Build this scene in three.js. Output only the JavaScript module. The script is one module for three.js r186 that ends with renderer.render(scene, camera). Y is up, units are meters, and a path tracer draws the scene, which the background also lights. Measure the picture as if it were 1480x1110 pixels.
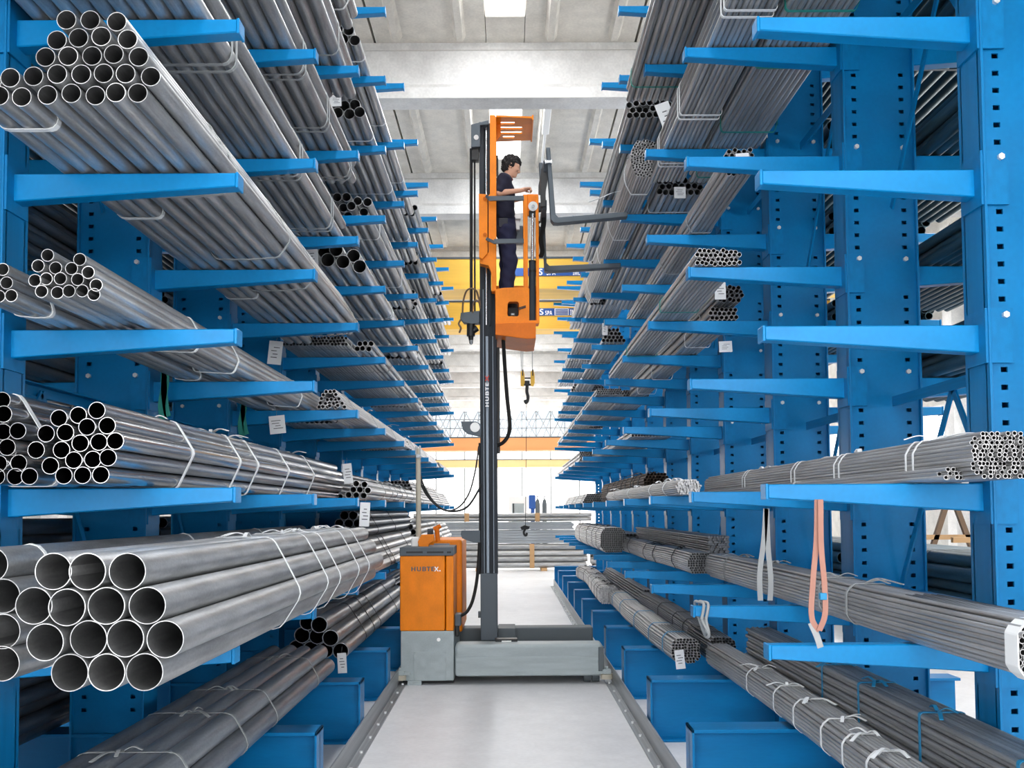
import * as THREE from 'three';
import { RectAreaLightUniformsLib } from 'three/addons/lights/RectAreaLightUniformsLib.js';
import { RoundedBoxGeometry } from 'three/addons/geometries/RoundedBoxGeometry.js';
import { mergeGeometries } from 'three/addons/utils/BufferGeometryUtils.js';
import { FontLoader } from 'three/addons/loaders/FontLoader.js';
import { TextGeometry } from 'three/addons/geometries/TextGeometry.js';

// ------------------------------------------------------------------ camera, renderer, light
const W = 1480, H = 1110, F = 1454.03, SHIFT = 110.47, EYE = 2.022;
const PITCH = 0.05, YAW = 0.0043, ROLL = 0.006;
const scene = new THREE.Scene();
const camera = new THREE.PerspectiveCamera(2 * Math.atan(H / 2 / F) * 180 / Math.PI, W / H, 0.1, 300);
camera.position.set(0, EYE, 0);
camera.rotation.order = 'YXZ';
camera.rotation.set(PITCH, -YAW, -ROLL);
camera.setViewOffset(W, H, 0, -SHIFT, W, H);
camera.updateProjectionMatrix();
scene.add(camera);
const renderer = new THREE.WebGLRenderer({ antialias: true });
renderer.toneMapping = THREE.LinearToneMapping;
renderer.toneMappingExposure = 1.12;
renderer.shadowMap.enabled = true;
scene.background = new THREE.Color(0.75, 0.85, 1.0);
RectAreaLightUniformsLib.init();

const HALL = { x: 11, z0: 9, z1: -70, roof: 9.74 };          // half width, behind the camera, far gable, underside of the roof
const L_SKY = 24, L_SIDE_FILL = { '-1': 3, 1: 8 }, L_FRONT_FILL = 2.6, L_GABLE = 4.4, L_WALLWIN = { '-1': 1.5, 1: 5 };
function rectLight(x, y, z, w, h, tx, ty, tz, intensity, color = 0xffffff) {
  const l = new THREE.RectAreaLight(color, intensity, w, h);
  l.position.set(x, y, z); l.lookAt(tx, ty, tz); scene.add(l);
  return l;
}
// daylight: roof lights over this aisle, the far glazed gable; added fill: unseen side roof lights, glowing wall behind the camera
for (let k = -1; k < 12; k++) {
  const zc = -(12.8 + 6.4 * (k - 1)) + 3.2 - 3.2;
  rectLight(0, HALL.roof - 0.02, zc, 0.6, 4.3, 0, 0, zc, L_SKY, 0xfafcff);
}
for (const s of [-1, 1]) for (const zc of [2, -11, -24, -37, -50, -63])
  rectLight(s * 7.2, HALL.roof - 0.05, zc, 2.0, 9.5, s * 7.2, 0, zc, L_SIDE_FILL[s], 0xf6faff);
rectLight(0, 4.4, HALL.z0 - 0.25, 15, 7.4, 0, 4.4, -5, L_FRONT_FILL, 0xfbfcff);
rectLight(0, 4.5, HALL.z1 + 0.3, 18, 7.6, 0, 4.5, 0, L_GABLE, 0xffffff);
for (const s of [-1, 1]) for (const zc of [-6, -18, -30])
  rectLight(s * (HALL.x - 0.1), 3.6, zc, 9, 1.9, 0, 3.4, zc, L_WALLWIN[s], 0xffffff);

// ------------------------------------------------------------------ helpers
let seed = 12345;
const rnd = () => { seed = (seed * 1664525 + 1013904223) >>> 0; return seed / 4294967296; };
const rr = (a, b) => a + (b - a) * rnd();
const used = {};
const numbered = n => { const k = used[n] = (used[n] ?? -1) + 1; return k ? `${n}_${String(k).padStart(3, '0')}` : n; };
// the point on the sight line of a pixel (1480 x 1110) at a distance d down the aisle
const camM = new THREE.Matrix4().makeRotationFromEuler(new THREE.Euler(PITCH, -YAW, -ROLL, 'YXZ'));
function at(px, py, d) {
  const v = new THREE.Vector3((px - W / 2) / F, -(py - H / 2 - SHIFT) / F, -1).applyMatrix4(camM);
  return v.multiplyScalar(d / -v.z).add(new THREE.Vector3(0, EYE, 0));
}
const shadows = o => { o.castShadow = o.receiveShadow = true; return o; };
function tag(o, label, category, group, kind) {
  if (label) o.userData.label = label;
  if (category) o.userData.category = category;
  if (group) o.userData.group = group;
  if (kind) o.userData.kind = kind;
  return o;
}
function thing(name, label, category, pos = [0, 0, 0], group) {
  const o = new THREE.Group(); o.name = numbered(name); o.position.set(...pos); scene.add(o);
  return tag(o, label, category, group);
}
const worldPos = o => { const p = new THREE.Vector3(); for (let q = o; q && q !== scene; q = q.parent) p.add(q.position); return p; };
function clean(g) {
  g = g.index ? g.toNonIndexed() : g;
  for (const k of Object.keys(g.attributes)) if (!['position', 'normal', 'uv'].includes(k)) g.deleteAttribute(k);
  if (!g.attributes.uv) g.setAttribute('uv', new THREE.BufferAttribute(new Float32Array(g.attributes.position.count * 2), 2));
  return g;
}
const join = gs => gs.length === 1 ? gs[0] : mergeGeometries(gs.map(clean));
// geometry is written in world coordinates; part() brings it into its parent's frame
function part(name, geoms, mat, parent, label) {
  let g = join([].concat(geoms));
  const p = worldPos(parent);
  if (p.lengthSq()) g = g.clone().translate(-p.x, -p.y, -p.z);
  const m = shadows(new THREE.Mesh(g, mat)); m.name = name; parent.add(m);
  if (label) m.userData.label = label;
  return m;
}
function structure(name, geoms, mat) {
  const m = shadows(new THREE.Mesh(join([].concat(geoms)), mat)); m.name = name; m.userData.kind = 'structure'; scene.add(m);
  return m;
}
function box(x0, x1, y0, y1, z0, z1, r = 0) {
  const w = Math.abs(x1 - x0), h = Math.abs(y1 - y0), d = Math.abs(z1 - z0);
  const g = r ? new RoundedBoxGeometry(w, h, d, 2, Math.min(r, w / 2.01, h / 2.01, d / 2.01)) : new THREE.BoxGeometry(w, h, d);
  return g.translate((x0 + x1) / 2, (y0 + y1) / 2, (z0 + z1) / 2);
}
// a box whose front face fills the pixel rectangle at distance d and which reaches `deep` metres further back
function pbox(px0, py0, px1, py1, d, deep, r = 0) {
  const a = at(px0, py1, d), b = at(px1, py0, d), c = at(px0, py0, d), e = at(px1, py1, d);
  return box((a.x + c.x) / 2, (b.x + e.x) / 2, (a.y + e.y) / 2, (b.y + c.y) / 2, -d - deep, -d, r);
}
// a polygon of pixels at distance d, extruded `deep` metres back
function pplate(pts, d, deep, holes = [], bevel = 0) {
  const conv = l => l.map(([x, y]) => { const p = at(x, y, d); return new THREE.Vector2(p.x, p.y); });
  const s = new THREE.Shape(conv(pts));
  for (const h of holes) s.holes.push(new THREE.Path(conv(h)));
  return new THREE.ExtrudeGeometry(s, { depth: deep, bevelEnabled: bevel > 0, bevelSize: bevel, bevelThickness: bevel, bevelSegments: 1, bevelOffset: -bevel, curveSegments: 6 }).translate(0, 0, -d - deep);
}
const V3 = a => a.isVector3 ? a : new THREE.Vector3(...a);
function tube(pts, r, seg = 40, rad = 8) {
  return new THREE.TubeGeometry(new THREE.CatmullRomCurve3(pts.map(V3), false, 'catmullrom', 0.5), seg, r, rad, false);
}
function rod(a, b, r, seg = 12, r2 = r) {
  a = V3(a); b = V3(b);
  const d = b.clone().sub(a), g = new THREE.CylinderGeometry(r2, r, d.length(), seg);
  g.applyQuaternion(new THREE.Quaternion().setFromUnitVectors(new THREE.Vector3(0, 1, 0), d.clone().normalize()));
  return g.translate((a.x + b.x) / 2, (a.y + b.y) / 2, (a.z + b.z) / 2);
}
// a bar of rectangular section (w across, t thick) from a to b
function bar(a, b, w, t) {
  a = V3(a); b = V3(b);
  const d = b.clone().sub(a), L = d.length(); d.normalize();
  const ref = Math.abs(d.y) > 0.95 ? new THREE.Vector3(1, 0, 0) : new THREE.Vector3(0, 1, 0);
  const x = new THREE.Vector3().crossVectors(ref, d).normalize(), y = new THREE.Vector3().crossVectors(d, x);
  const g = new THREE.BoxGeometry(t, w, L).applyMatrix4(new THREE.Matrix4().makeBasis(x, y, d));
  return g.translate((a.x + b.x) / 2, (a.y + b.y) / 2, (a.z + b.z) / 2);
}
function polyBar(pts, w, t) { const o = []; for (let i = 1; i < pts.length; i++) o.push(bar(pts[i - 1], pts[i], w, t)); return o; }

// ------------------------------------------------------------------ materials
function texture(n, fn, srgb = true) {
  const data = new Uint8Array(n * n * 4);
  for (let y = 0; y < n; y++) for (let x = 0; x < n; x++) {
    const c = fn(x / n, y / n), i = (y * n + x) * 4;
    for (let k = 0; k < 3; k++) data[i + k] = Math.max(0, Math.min(255, (c.length ? c[k] : c) * 255));
    data[i + 3] = 255;
  }
  const t = new THREE.DataTexture(data, n, n);
  t.wrapS = t.wrapT = THREE.RepeatWrapping; t.magFilter = THREE.LinearFilter; t.minFilter = THREE.LinearMipmapLinearFilter; t.generateMipmaps = true;
  if (srgb) t.colorSpace = THREE.SRGBColorSpace;
  t.needsUpdate = true;
  return t;
}
const gridCache = {};
function noise(u, v, fu, fv, s) {           // tileable value noise
  const key = `${fu},${fv},${s}`;
  let g = gridCache[key];
  if (!g) { g = gridCache[key] = new Float32Array(fu * fv); let q = s * 7919 + 17; for (let i = 0; i < g.length; i++) { q = (q * 1664525 + 1013904223) >>> 0; g[i] = q / 4294967296; } }
  const x = u * fu, y = v * fv, x0 = Math.floor(x) % fu, y0 = Math.floor(y) % fv, x1 = (x0 + 1) % fu, y1 = (y0 + 1) % fv;
  let fx = x - Math.floor(x), fy = y - Math.floor(y); fx = fx * fx * (3 - 2 * fx); fy = fy * fy * (3 - 2 * fy);
  return (g[y0 * fu + x0] * (1 - fx) + g[y0 * fu + x1] * fx) * (1 - fy) + (g[y1 * fu + x0] * (1 - fx) + g[y1 * fu + x1] * fx) * fy;
}
const concreteTex = texture(512, (u, v) => { const n = 0.8 + 0.10 * noise(u, v, 6, 6, 1) + 0.06 * noise(u, v, 24, 24, 2) + 0.05 * noise(u, v, 160, 160, 3) - 0.03; return [n, n * 0.995, n * 0.985]; });
const floorTex = texture(512, (u, v) => { const n = 0.86 + 0.05 * noise(u, v, 5, 5, 4) + 0.03 * noise(u, v, 40, 40, 5) + 0.03 * noise(u, v, 200, 200, 6); return [n, n, n * 1.0]; });
const steelTex = texture(256, (u, v) => { const n = 0.70 + 0.16 * noise(u, v, 9, 3, 7) + 0.10 * noise(u, v, 40, 6, 8) + 0.07 * noise(u, v, 64, 64, 9); return [n, n, n]; });
const paintTex = texture(256, (u, v) => { const n = 0.9 + 0.07 * noise(u, v, 7, 7, 11) + 0.03 * noise(u, v, 60, 60, 12); return [n, n, n]; });
const rep = (t, a, b) => { const c = t.clone(); c.repeat.set(a, b); c.needsUpdate = true; return c; };
const std = (c, roughness = 0.6, metalness = 0, more = {}) => new THREE.MeshStandardMaterial({ color: c, roughness, metalness, ...more });
const paint = (c, roughness) => new THREE.MeshPhysicalMaterial({ color: c, roughness, specularIntensity: 0.55, map: paintTex });
const M = {
  floor: std(0xf2f2f4, 0.42, 0, { map: rep(floorTex, 1, 1) }),
  concrete: std(0xffffff, 0.85, 0, { map: rep(concreteTex, 1, 1) }),
  slab: std(0xf8f4ec, 0.88, 0, { map: rep(concreteTex, 1, 1) }),
  wall: std(0xe9e8e4, 0.85, 0, { map: rep(concreteTex, 1, 1) }),
  sky: new THREE.MeshStandardMaterial({ color: 0xffffff, emissive: 0xffffff, emissiveIntensity: 2.2, roughness: 0.6 }),
  glowSoft: new THREE.MeshStandardMaterial({ color: 0xd8e4ee, emissive: 0xd4e2ee, emissiveIntensity: 0.62, roughness: 0.5 }),
  glow: new THREE.MeshStandardMaterial({ color: 0xffffff, emissive: 0xffffff, emissiveIntensity: 1.5, roughness: 0.6 }),
  glass: new THREE.MeshPhysicalMaterial({ color: 0xf4f9ff, roughness: 0.15, transmission: 1, thickness: 0 }),
  blue: paint(0x0078b6, 0.36),
  blueArm: paint(0x0086c8, 0.34),
  bolt: std(0xe8eaea, 0.35, 0.6),
  orange: paint(0xfa8a00, 0.45),
  orangeDeep: paint(0xe27200, 0.5),
  yellow: std(0xf2c04c, 0.6, 0, { map: paintTex }),
  craneOrange: std(0xf0a468, 0.6),
  mast: std(0x232a33, 0.7, 0),
  mastLight: std(0x77828e, 0.4, 0.3),
  dark: std(0x17191c, 0.55),
  black: std(0x0c0d0f, 0.5),
  rubber: std(0x121212, 0.8),
  graphite: std(0x4a535b, 0.5, 0.2),
  chassis: std(0xa9b4b6, 0.5, 0.0, { map: paintTex }),
  chassisDark: std(0x5c6468, 0.6, 0.1),
  chrome: std(0xe6ebf0, 0.18, 0.9),
  galv: std(0xb4b9bd, 0.42, 0.7, { map: steelTex }),
  white: std(0xf4f4f2, 0.6),
  paper: std(0xeef0f2, 0.8),
  ink: std(0x53585e, 0.8),
  beige: std(0xb9b2a2, 0.55),
  strapWhite: std(0xe9ecee, 0.5),
  strapGrey: std(0x9da1a3, 0.6),
  strapDark: std(0x2a2c30, 0.6),
  strapGreen: std(0x1f8f83, 0.55),
  strapTeal: std(0x1a86b8, 0.5),
  slingPink: std(0xaa7c6e, 0.85),
  wood: std(0xb9946a, 0.8),
  signBlue: std(0x1f4f96, 0.6), signWhite: std(0xf6f6f8, 0.6),
  brown: std(0x6d5846, 0.6, 0.4),
};
const pipeMat = (c, rough, metal, b = 2) => std(c, rough, metal, { map: rep(steelTex, 1, b), vertexColors: true });
const steel = [pipeMat(0xdadcde, 0.36, 0.6), pipeMat(0xced0d2, 0.40, 0.6, 3), pipeMat(0xe8e9ea, 0.33, 0.6), pipeMat(0xc2c4c6, 0.42, 0.6)];
const shinySteel = [pipeMat(0xe4e6e8, 0.24, 0.92), pipeMat(0xd4d6da, 0.28, 0.92, 3), pipeMat(0xf0f0f2, 0.22, 0.92)];
const midSteel = [pipeMat(0xb2b8c0, 0.36, 0.45), pipeMat(0x98a0aa, 0.4, 0.45, 3), pipeMat(0xbcc2c8, 0.34, 0.45)];
const darkSteel = [pipeMat(0x7b828c, 0.36, 0.7), pipeMat(0x6a7079, 0.4, 0.7, 3)];
const tealSteel = [pipeMat(0x5d7c86, 0.4, 0.5), pipeMat(0x4c6973, 0.42, 0.5, 3)];
const rodSteel = pipeMat(0xe2e2e3, 0.4, 0.55), rodDark = pipeMat(0x9fa2a6, 0.42, 0.55), rodMid = pipeMat(0xc4c7ca, 0.42, 0.5), rustRod = pipeMat(0x7a675a, 0.6, 0.4);

// ------------------------------------------------------------------ hall
function uvBox(g, k = 0.25) {               // uv in metres from the dominant axis
  g = clean(g); const p = g.attributes.position, n = g.attributes.normal, uv = g.attributes.uv;
  for (let i = 0; i < p.count; i++) {
    const ax = Math.abs(n.getX(i)), ay = Math.abs(n.getY(i)), az = Math.abs(n.getZ(i));
    if (ay >= ax && ay >= az) uv.setXY(i, p.getX(i) * k, p.getZ(i) * k);
    else if (ax >= az) uv.setXY(i, p.getZ(i) * k, p.getY(i) * k);
    else uv.setXY(i, p.getX(i) * k, p.getY(i) * k);
  }
  return g;
}
structure('floor', uvBox(box(-HALL.x, HALL.x, -0.3, 0, HALL.z1 - 0.5, HALL.z0 + 0.5), 0.2), M.floor);
{ // ceiling: ribbed roof tiles between cross beams, a roof light in every bay
  const ceil = new THREE.Group(); ceil.name = 'ceiling'; ceil.userData.kind = 'structure'; scene.add(ceil);
  part('roof_deck', uvBox(box(-HALL.x - 0.4, HALL.x + 0.4, HALL.roof + 0.36, HALL.roof + 0.6, HALL.z1 - 0.5, HALL.z0 + 0.5)), M.concrete, ceil);
  const y = HALL.roof, tiles = [];
  for (let k = -2; k < 11; k++) {
    const zb = -(16.35 + 6.4 * (k - 1)) , z1 = zb + 0.25, z0 = zb + 6.4 - 0.25;        // clear bay between two beams
    if (zb < HALL.z1 || z0 > HALL.z0 + 6) continue;
    const zf = Math.min(zb + 6.4, HALL.z0 + 0.4);
    for (let t = -4; t < 4; t++) {          // tiles 1.8 m wide with two ribs each, on both sides of the light strip
      const s = t < 0 ? -1 : 1, n = t < 0 ? -1 - t : t, base = 0.32 + (n >> 1) * 0 ;
      const x0 = 0.32 + n * 1.83 + (n > 0 ? (n - 0) * 0.02 : 0), x1 = x0 + 1.81;
      const g = [box(s * x0, s * x1, y, y + 0.36, zb, zf)];
      for (const rx of [x0 + 0.42, x1 - 0.36]) {
        const sh = new THREE.Shape([[rx - 0.1, 0], [rx - 0.05, -0.09], [rx + 0.05, -0.09], [rx + 0.1, 0]].map(a => new THREE.Vector2(s * a[0], a[1])));
        g.push(new THREE.ExtrudeGeometry(sh, { depth: Math.max(0.5, zf - 0.7 - zb - 0.7), bevelEnabled: true, bevelThickness: 0.35, bevelSize: -0.0 + 0.001, bevelSegments: 1 }).translate(0, y + 0.001, zb + 0.7));
      }
      part('roof_tile', uvBox(join(g)), M.slab, ceil);
    }
    // light strip: two solid ends and a pane
    part('strip_panel', [uvBox(box(-0.31, 0.31, y, y + 0.36, zb, zb + 0.98))], M.slab, ceil);
    part('strip_panel', [uvBox(box(-0.31, 0.31, y, y + 0.36, zf - 0.98, zf))], M.slab, ceil);
    part('skylight_pane', box(-0.31, 0.31, y + 0.03, y + 0.06, zb + 0.98, zf - 0.98), M.sky, ceil);
    // cross beam with a wide bottom flange
    const sec = new THREE.Shape([[-0.11, 0], [-0.11, -0.12], [-0.16, -0.16], [-0.16, -0.72], [-0.24, -0.8], [-0.24, -0.98], [0.24, -0.98], [0.24, -0.8], [0.16, -0.72], [0.16, -0.16], [0.28, -0.1], [0.28, 0]].map(a => new THREE.Vector2(...a)));
    const bm = new THREE.ExtrudeGeometry(sec, { depth: 2 * HALL.x, bevelEnabled: false }).rotateY(Math.PI / 2).translate(-HALL.x, y, zb);
    part('roof_beam', uvBox(bm), M.concrete, ceil);
  }
  for (const s of [-1, 1]) part('added_side_pane', box(s * 6.2, s * 8.2, y - 0.03, y - 0.01, -68, 7), M.sky, ceil);  // unseen panes over the next aisles, added to light the hall
}
function windowWall(name, s) {              // long side wall with a ribbon of windows
  const x0 = s * HALL.x, x1 = s * (HALL.x + 0.35), g = [];
  g.push(box(x0, x1, 0, 2.55, HALL.z1, HALL.z0), box(x0, x1, 4.65, HALL.roof + 0.4, HALL.z1, HALL.z0));
  const bays = [[-1.2, -10.8], [-13.2, -22.8], [-25.2, -34.8]];
  let z = HALL.z0;
  for (const [a, b] of bays) { g.push(box(x0, x1, 2.55, 4.65, a, z)); z = b; }
  g.push(box(x0, x1, 2.55, 4.65, HALL.z1, z));
  structure(name, g.map(q => uvBox(q)), M.wall);
  return bays;
}
let winNo = 0;
for (const [n, s] of [['wall_left', -1], ['wall_right', 1]])
  for (const [a, b] of windowWall(n, s)) {
    const w = new THREE.Group(); w.name = `window_${++winNo}`; w.userData.kind = 'structure'; scene.add(w);
    const x = s * (HALL.x + 0.2);
    for (let i = 0; i <= 6; i++) part('mullion', box(x - 0.04, x + 0.04, 2.55, 4.65, a + (b - a) * i / 6 - 0.03, a + (b - a) * i / 6 + 0.03), M.white, w);
    for (let i = 0; i < 6; i++) part('window_pane', box(x + 0.01, x + 0.03, 2.58, 4.62, a + (b - a) * (i + 0.02) / 6, a + (b - a) * (i + 0.98) / 6), M.glow, w);
  }
for (const s of [-1, 1]) for (let k = 0; k < 6; k++) {
  const z = -12 - k * 12, x = s * (HALL.x - 0.2);
  structure(`column_${s < 0 ? 'left' : 'right'}_${k + 1}`, uvBox(box(x - 0.2, x + 0.2, 0, HALL.roof - 0.9, z - 0.25, z + 0.25)), M.concrete);
}
{ // far gable: daylight panels low down, glazed band with a lattice high up
  const z = HALL.z1, g = [];
  g.push(box(-HALL.x, HALL.x, 7.95 + 1.1, HALL.roof + 0.5, z - 0.35, z), box(-HALL.x, HALL.x, 6.75, 7.15, z - 0.35, z), box(-HALL.x, HALL.x, 0, 0.3, z - 0.35, z));
  structure('wall_back', g.map(q => uvBox(q)), M.wall);
  const w = new THREE.Group(); w.name = 'window_7'; w.userData.kind = 'structure'; scene.add(w);
  for (let i = 0; i < 22; i++) for (let j = 0; j < 3; j++)
    part('window_pane', box(-11 + i + 0.03, -10 + i - 0.03, 7.18 + j * 0.62, 7.75 + j * 0.62, z - 0.2, z - 0.17), M.glowSoft, w);
  for (let i = 0; i <= 22; i++) part('mullion', box(-11 + i - 0.035, -11 + i + 0.035, 7.15, 9.05, z - 0.22, z - 0.1), M.galv, w);
  for (let j = 0; j < 4; j++) part('transom', box(-11, 11, 7.13 + j * 0.62, 7.2 + j * 0.62, z - 0.22, z - 0.1), M.galv, w);
  for (let i = 0; i < 22; i++) { part('lattice_bar', bar([-11 + i, 7.15, z - 0.05], [-10 + i, 9.05, z - 0.05], 0.07, 0.03), M.galv, w); part('lattice_bar', bar([-10.5 + i, 7.15, z - 0.04], [-9.8 + i, 9.05, z - 0.04], 0.06, 0.03), M.galv, w); part('lattice_bar', bar([-10 + i, 7.15, z - 0.02], [-11 + i, 9.05, z - 0.02], 0.06, 0.03), M.galv, w); }
  const d = new THREE.Group(); d.name = 'window_8'; d.userData.kind = 'structure'; scene.add(d);
  for (let i = 0; i < 11; i++) {
    part('daylight_panel', box(-11 + 2 * i + 0.04, -9 + 2 * i - 0.04, 0.3, 6.75, z - 0.2, z - 0.12), M.glow, d);
    part('mullion', box(-11 + 2 * i - 0.05, -11 + 2 * i + 0.05, 0.3, 6.75, z - 0.22, z - 0.05), M.galv, d);
  }
}
{ // wall behind the camera: unseen glowing panels, added to light camera-facing sides
  const z = HALL.z0;
  structure('wall_front', [box(-HALL.x, HALL.x, 8.3, HALL.roof + 0.5, z, z + 0.35), box(-HALL.x, -7.7, 0, 8.3, z, z + 0.35), box(7.7, HALL.x, 0, 8.3, z, z + 0.35)].map(q => uvBox(q)), M.wall);
  const d = new THREE.Group(); d.name = 'window_9'; d.userData.kind = 'structure'; scene.add(d);
  for (let i = 0; i < 7; i++) part('daylight_panel', box(-7.7 + 2.2 * i + 0.05, -5.5 + 2.2 * i - 0.05, 0.02, 8.3, z + 0.1, z + 0.14), M.glow, d);
}
// ------------------------------------------------------------------ the floor guides
for (const [s, x, word] of [[-1, -1.285, 'left'], [1, 1.215, 'right']]) {
  const t = thing('guide_rail', `bolted steel angle guide rail along the ${word} edge of the aisle floor`, 'guide rail', [x, 0, -14.5]);
  part('rail_angle', [box(x - 0.006, x + 0.006, 0, 0.19, -27, -2), box(x, x - s * 0.085, 0, 0.012, -27, -2)], M.galv, t);
  for (let z = -3; z > -26.5; z -= 0.55)
    part('bolt', rod([x - s * 0.05, 0.012, z], [x - s * 0.05, 0.03, z], 0.016, 6), M.bolt, t);
}

// ------------------------------------------------------------------ cantilever racks
const LEVEL = [-0.663, 0.122, 0.907, 1.691, 2.476, 3.261, 4.045, 4.83, 5.615].map(v => v + EYE);
const BASE_TOP = 0.538, COL_TOP = LEVEL[8] + 0.16, COL_W = 0.5;
const RACK = { '-1': { face: 2.46, tip: 1.334, base: 1.297, n: 11 }, '1': { face: 2.35, tip: 1.2665, base: 1.234, n: 12 } };
const colZ = k => -(4.99 + 2 * k);
// a perforated column plate, in local axes: x from the aisle face (0) outwards to -COL_W for the left rack, drawn with x to the right
const plateGeo = (() => {
  const s = new THREE.Shape([[0, 0], [COL_W, 0], [COL_W, COL_TOP], [0, COL_TOP]].map(a => new THREE.Vector2(...a)));
  for (let y = 0.68; y < COL_TOP - 0.05; y += 0.0872) for (const x of [0.085, COL_W - 0.085]) {
    if (LEVEL.some(l => y > l - 0.24 && y < l + 0.1)) continue;
    s.holes.push(new THREE.Path([[x - 0.017, y], [x + 0.017, y], [x + 0.017, y + 0.026], [x - 0.017, y + 0.026]].map(a => new THREE.Vector2(...a))));
  }
  return new THREE.ExtrudeGeometry(s, { depth: 0.012, bevelEnabled: false });
})();
function armGeo(len, dir) {                 // tapered box arm from x = 0, top at y = 0
  const sh = new THREE.Shape([[0, 0], [len - 0.012, 0], [len - 0.012, -0.068], [0, -0.14]].map(a => new THREE.Vector2(...a)));
  const body = new THREE.ExtrudeGeometry(sh, { depth: 0.086, bevelEnabled: true, bevelSize: 0.005, bevelThickness: 0.007, bevelOffset: -0.005, bevelSegments: 1 }).translate(0, 0, -0.043);
  const cap = new RoundedBoxGeometry(0.014, 0.078, 0.108, 1, 0.004).translate(len - 0.007, -0.036, 0);
  return join([body, cap]).scale(dir, 1, 1);
}
function flipFaces(g) { g = clean(g); const a = g.attributes; for (const k of ['position', 'normal', 'uv']) { const s = a[k].itemSize, v = a[k].array; for (let i = 0; i < v.length; i += 3 * s) for (let j = 0; j < s; j++) { const t = v[i + s + j]; v[i + s + j] = v[i + 2 * s + j]; v[i + 2 * s + j] = t; } } const n = a.normal.array; return g; }
const bracketGeo = join([box(-0.005, 0.125, -0.2, 0.07, 0.112, 0.122), box(-0.012, -0.002, -0.2, 0.07, -0.1, 0.122)]);
const boltGeo = join([new THREE.CylinderGeometry(0.017, 0.017, 0.022, 6).rotateX(Math.PI / 2)]);
const ORD = ['first', 'second', 'third', 'fourth', 'fifth', 'sixth', 'seventh', 'eighth', 'ninth', 'tenth', 'eleventh', 'twelfth'];
for (const s of [-1, 1]) {
  const R = RACK[s], side = s < 0 ? 'left' : 'right';
  const front = armGeo(R.face - R.tip, -s), back = armGeo(1.05, s);
  if (s > 0) { flipFaces(front); } else { flipFaces(back); }
  for (const g of [front, back]) g.computeVertexNormals();
  const bg = bracketGeo.clone(); if (s < 0) { bg.scale(-1, 1, 1); flipFaces(bg); bg.computeVertexNormals(); }
  for (let k = 0; k < R.n; k++) {
    const z = colZ(k), xf = s * R.face, X = u => xf + s * u;         // u metres outwards from the aisle face
    const t = thing('cantilever_rack', `blue cantilever rack frame in the ${side} row, ${ORD[k]} from the camera`, 'rack', [xf, 0, z], `cantilever frames of the ${side} row`);
    const col = new THREE.Group(); col.name = 'column'; t.add(col);
    for (const zz of [0.1 - 0.012, -0.1]) { const m = shadows(new THREE.Mesh(plateGeo, M.blue)); m.name = 'web_plate'; m.position.set(s < 0 ? -COL_W : 0, 0, zz); col.add(m); }
    part('flange', box(X(0), X(0.014), 0, COL_TOP, z - 0.13, z + 0.13, 0.003), M.blue, col);
    part('flange', box(X(COL_W - 0.014), X(COL_W), 0, COL_TOP, z - 0.13, z + 0.13, 0.003), M.blue, col);
    // base beam: an I-section lying on the floor, closed by a plate at each end
    const xa = s * R.base, xb = X(COL_W + 1.1);
    const base = part('base_beam', [box(xa, xb, 0, 0.02, z - 0.125, z + 0.125, 0.003), box(xa, xb, BASE_TOP - 0.024, BASE_TOP, z - 0.125, z + 0.125, 0.003), box(xa, xb, 0.01, BASE_TOP - 0.01, z - 0.008, z + 0.008)], M.blue, t);
    part('end_plate', box(xa, xa + s * 0.016, 0, BASE_TOP, z - 0.125, z + 0.125, 0.003), M.blue, t);
    for (let l = 0; l < 9; l++) {
      const a = shadows(new THREE.Mesh(front, M.blueArm)); a.name = 'arm'; a.position.set(0, LEVEL[l], 0); t.add(a);
      const b = shadows(new THREE.Mesh(bg, M.blue)); b.name = 'bracket'; b.position.set(0, 0, 0); a.add(b);
      if (k < 4) for (const u of [0.085, COL_W - 0.085]) {
        const q = shadows(new THREE.Mesh(boltGeo, M.bolt)); q.name = 'bolt'; q.position.set(s * u, 0.035, u < 0.2 ? 0.131 : 0.109); a.add(q);
      }
      if (l < 8) { const c = shadows(new THREE.Mesh(back, M.blueArm)); c.name = 'arm'; c.position.set(s * COL_W, LEVEL[l], 0); t.add(c); }
    }
    if (k < R.n - 1) {                      // ties and K braces to the next frame
      const xm = X(0.32), zn = colZ(k + 1) + 0.13, zs = z - 0.13, zm = (zs + zn) / 2;
      for (const y of [1.48, 2.78, 5.3, 7.4]) part('tie', [box(xm - 0.03, xm + 0.03, y, y + 0.008, zn, zs), box(xm - 0.03, xm - 0.022, y - 0.06, y, zn, zs)], M.blue, t);
      if (k % 3 !== 2) for (const [y0, y1] of [[1.5, 2.74], [4.1, 5.26]])
        for (const ze of [zn, zs]) part('brace', bar([xm, y0, ze], [xm, y1, zm], 0.05, 0.012), M.blue, t);
    }
  }
}

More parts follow.
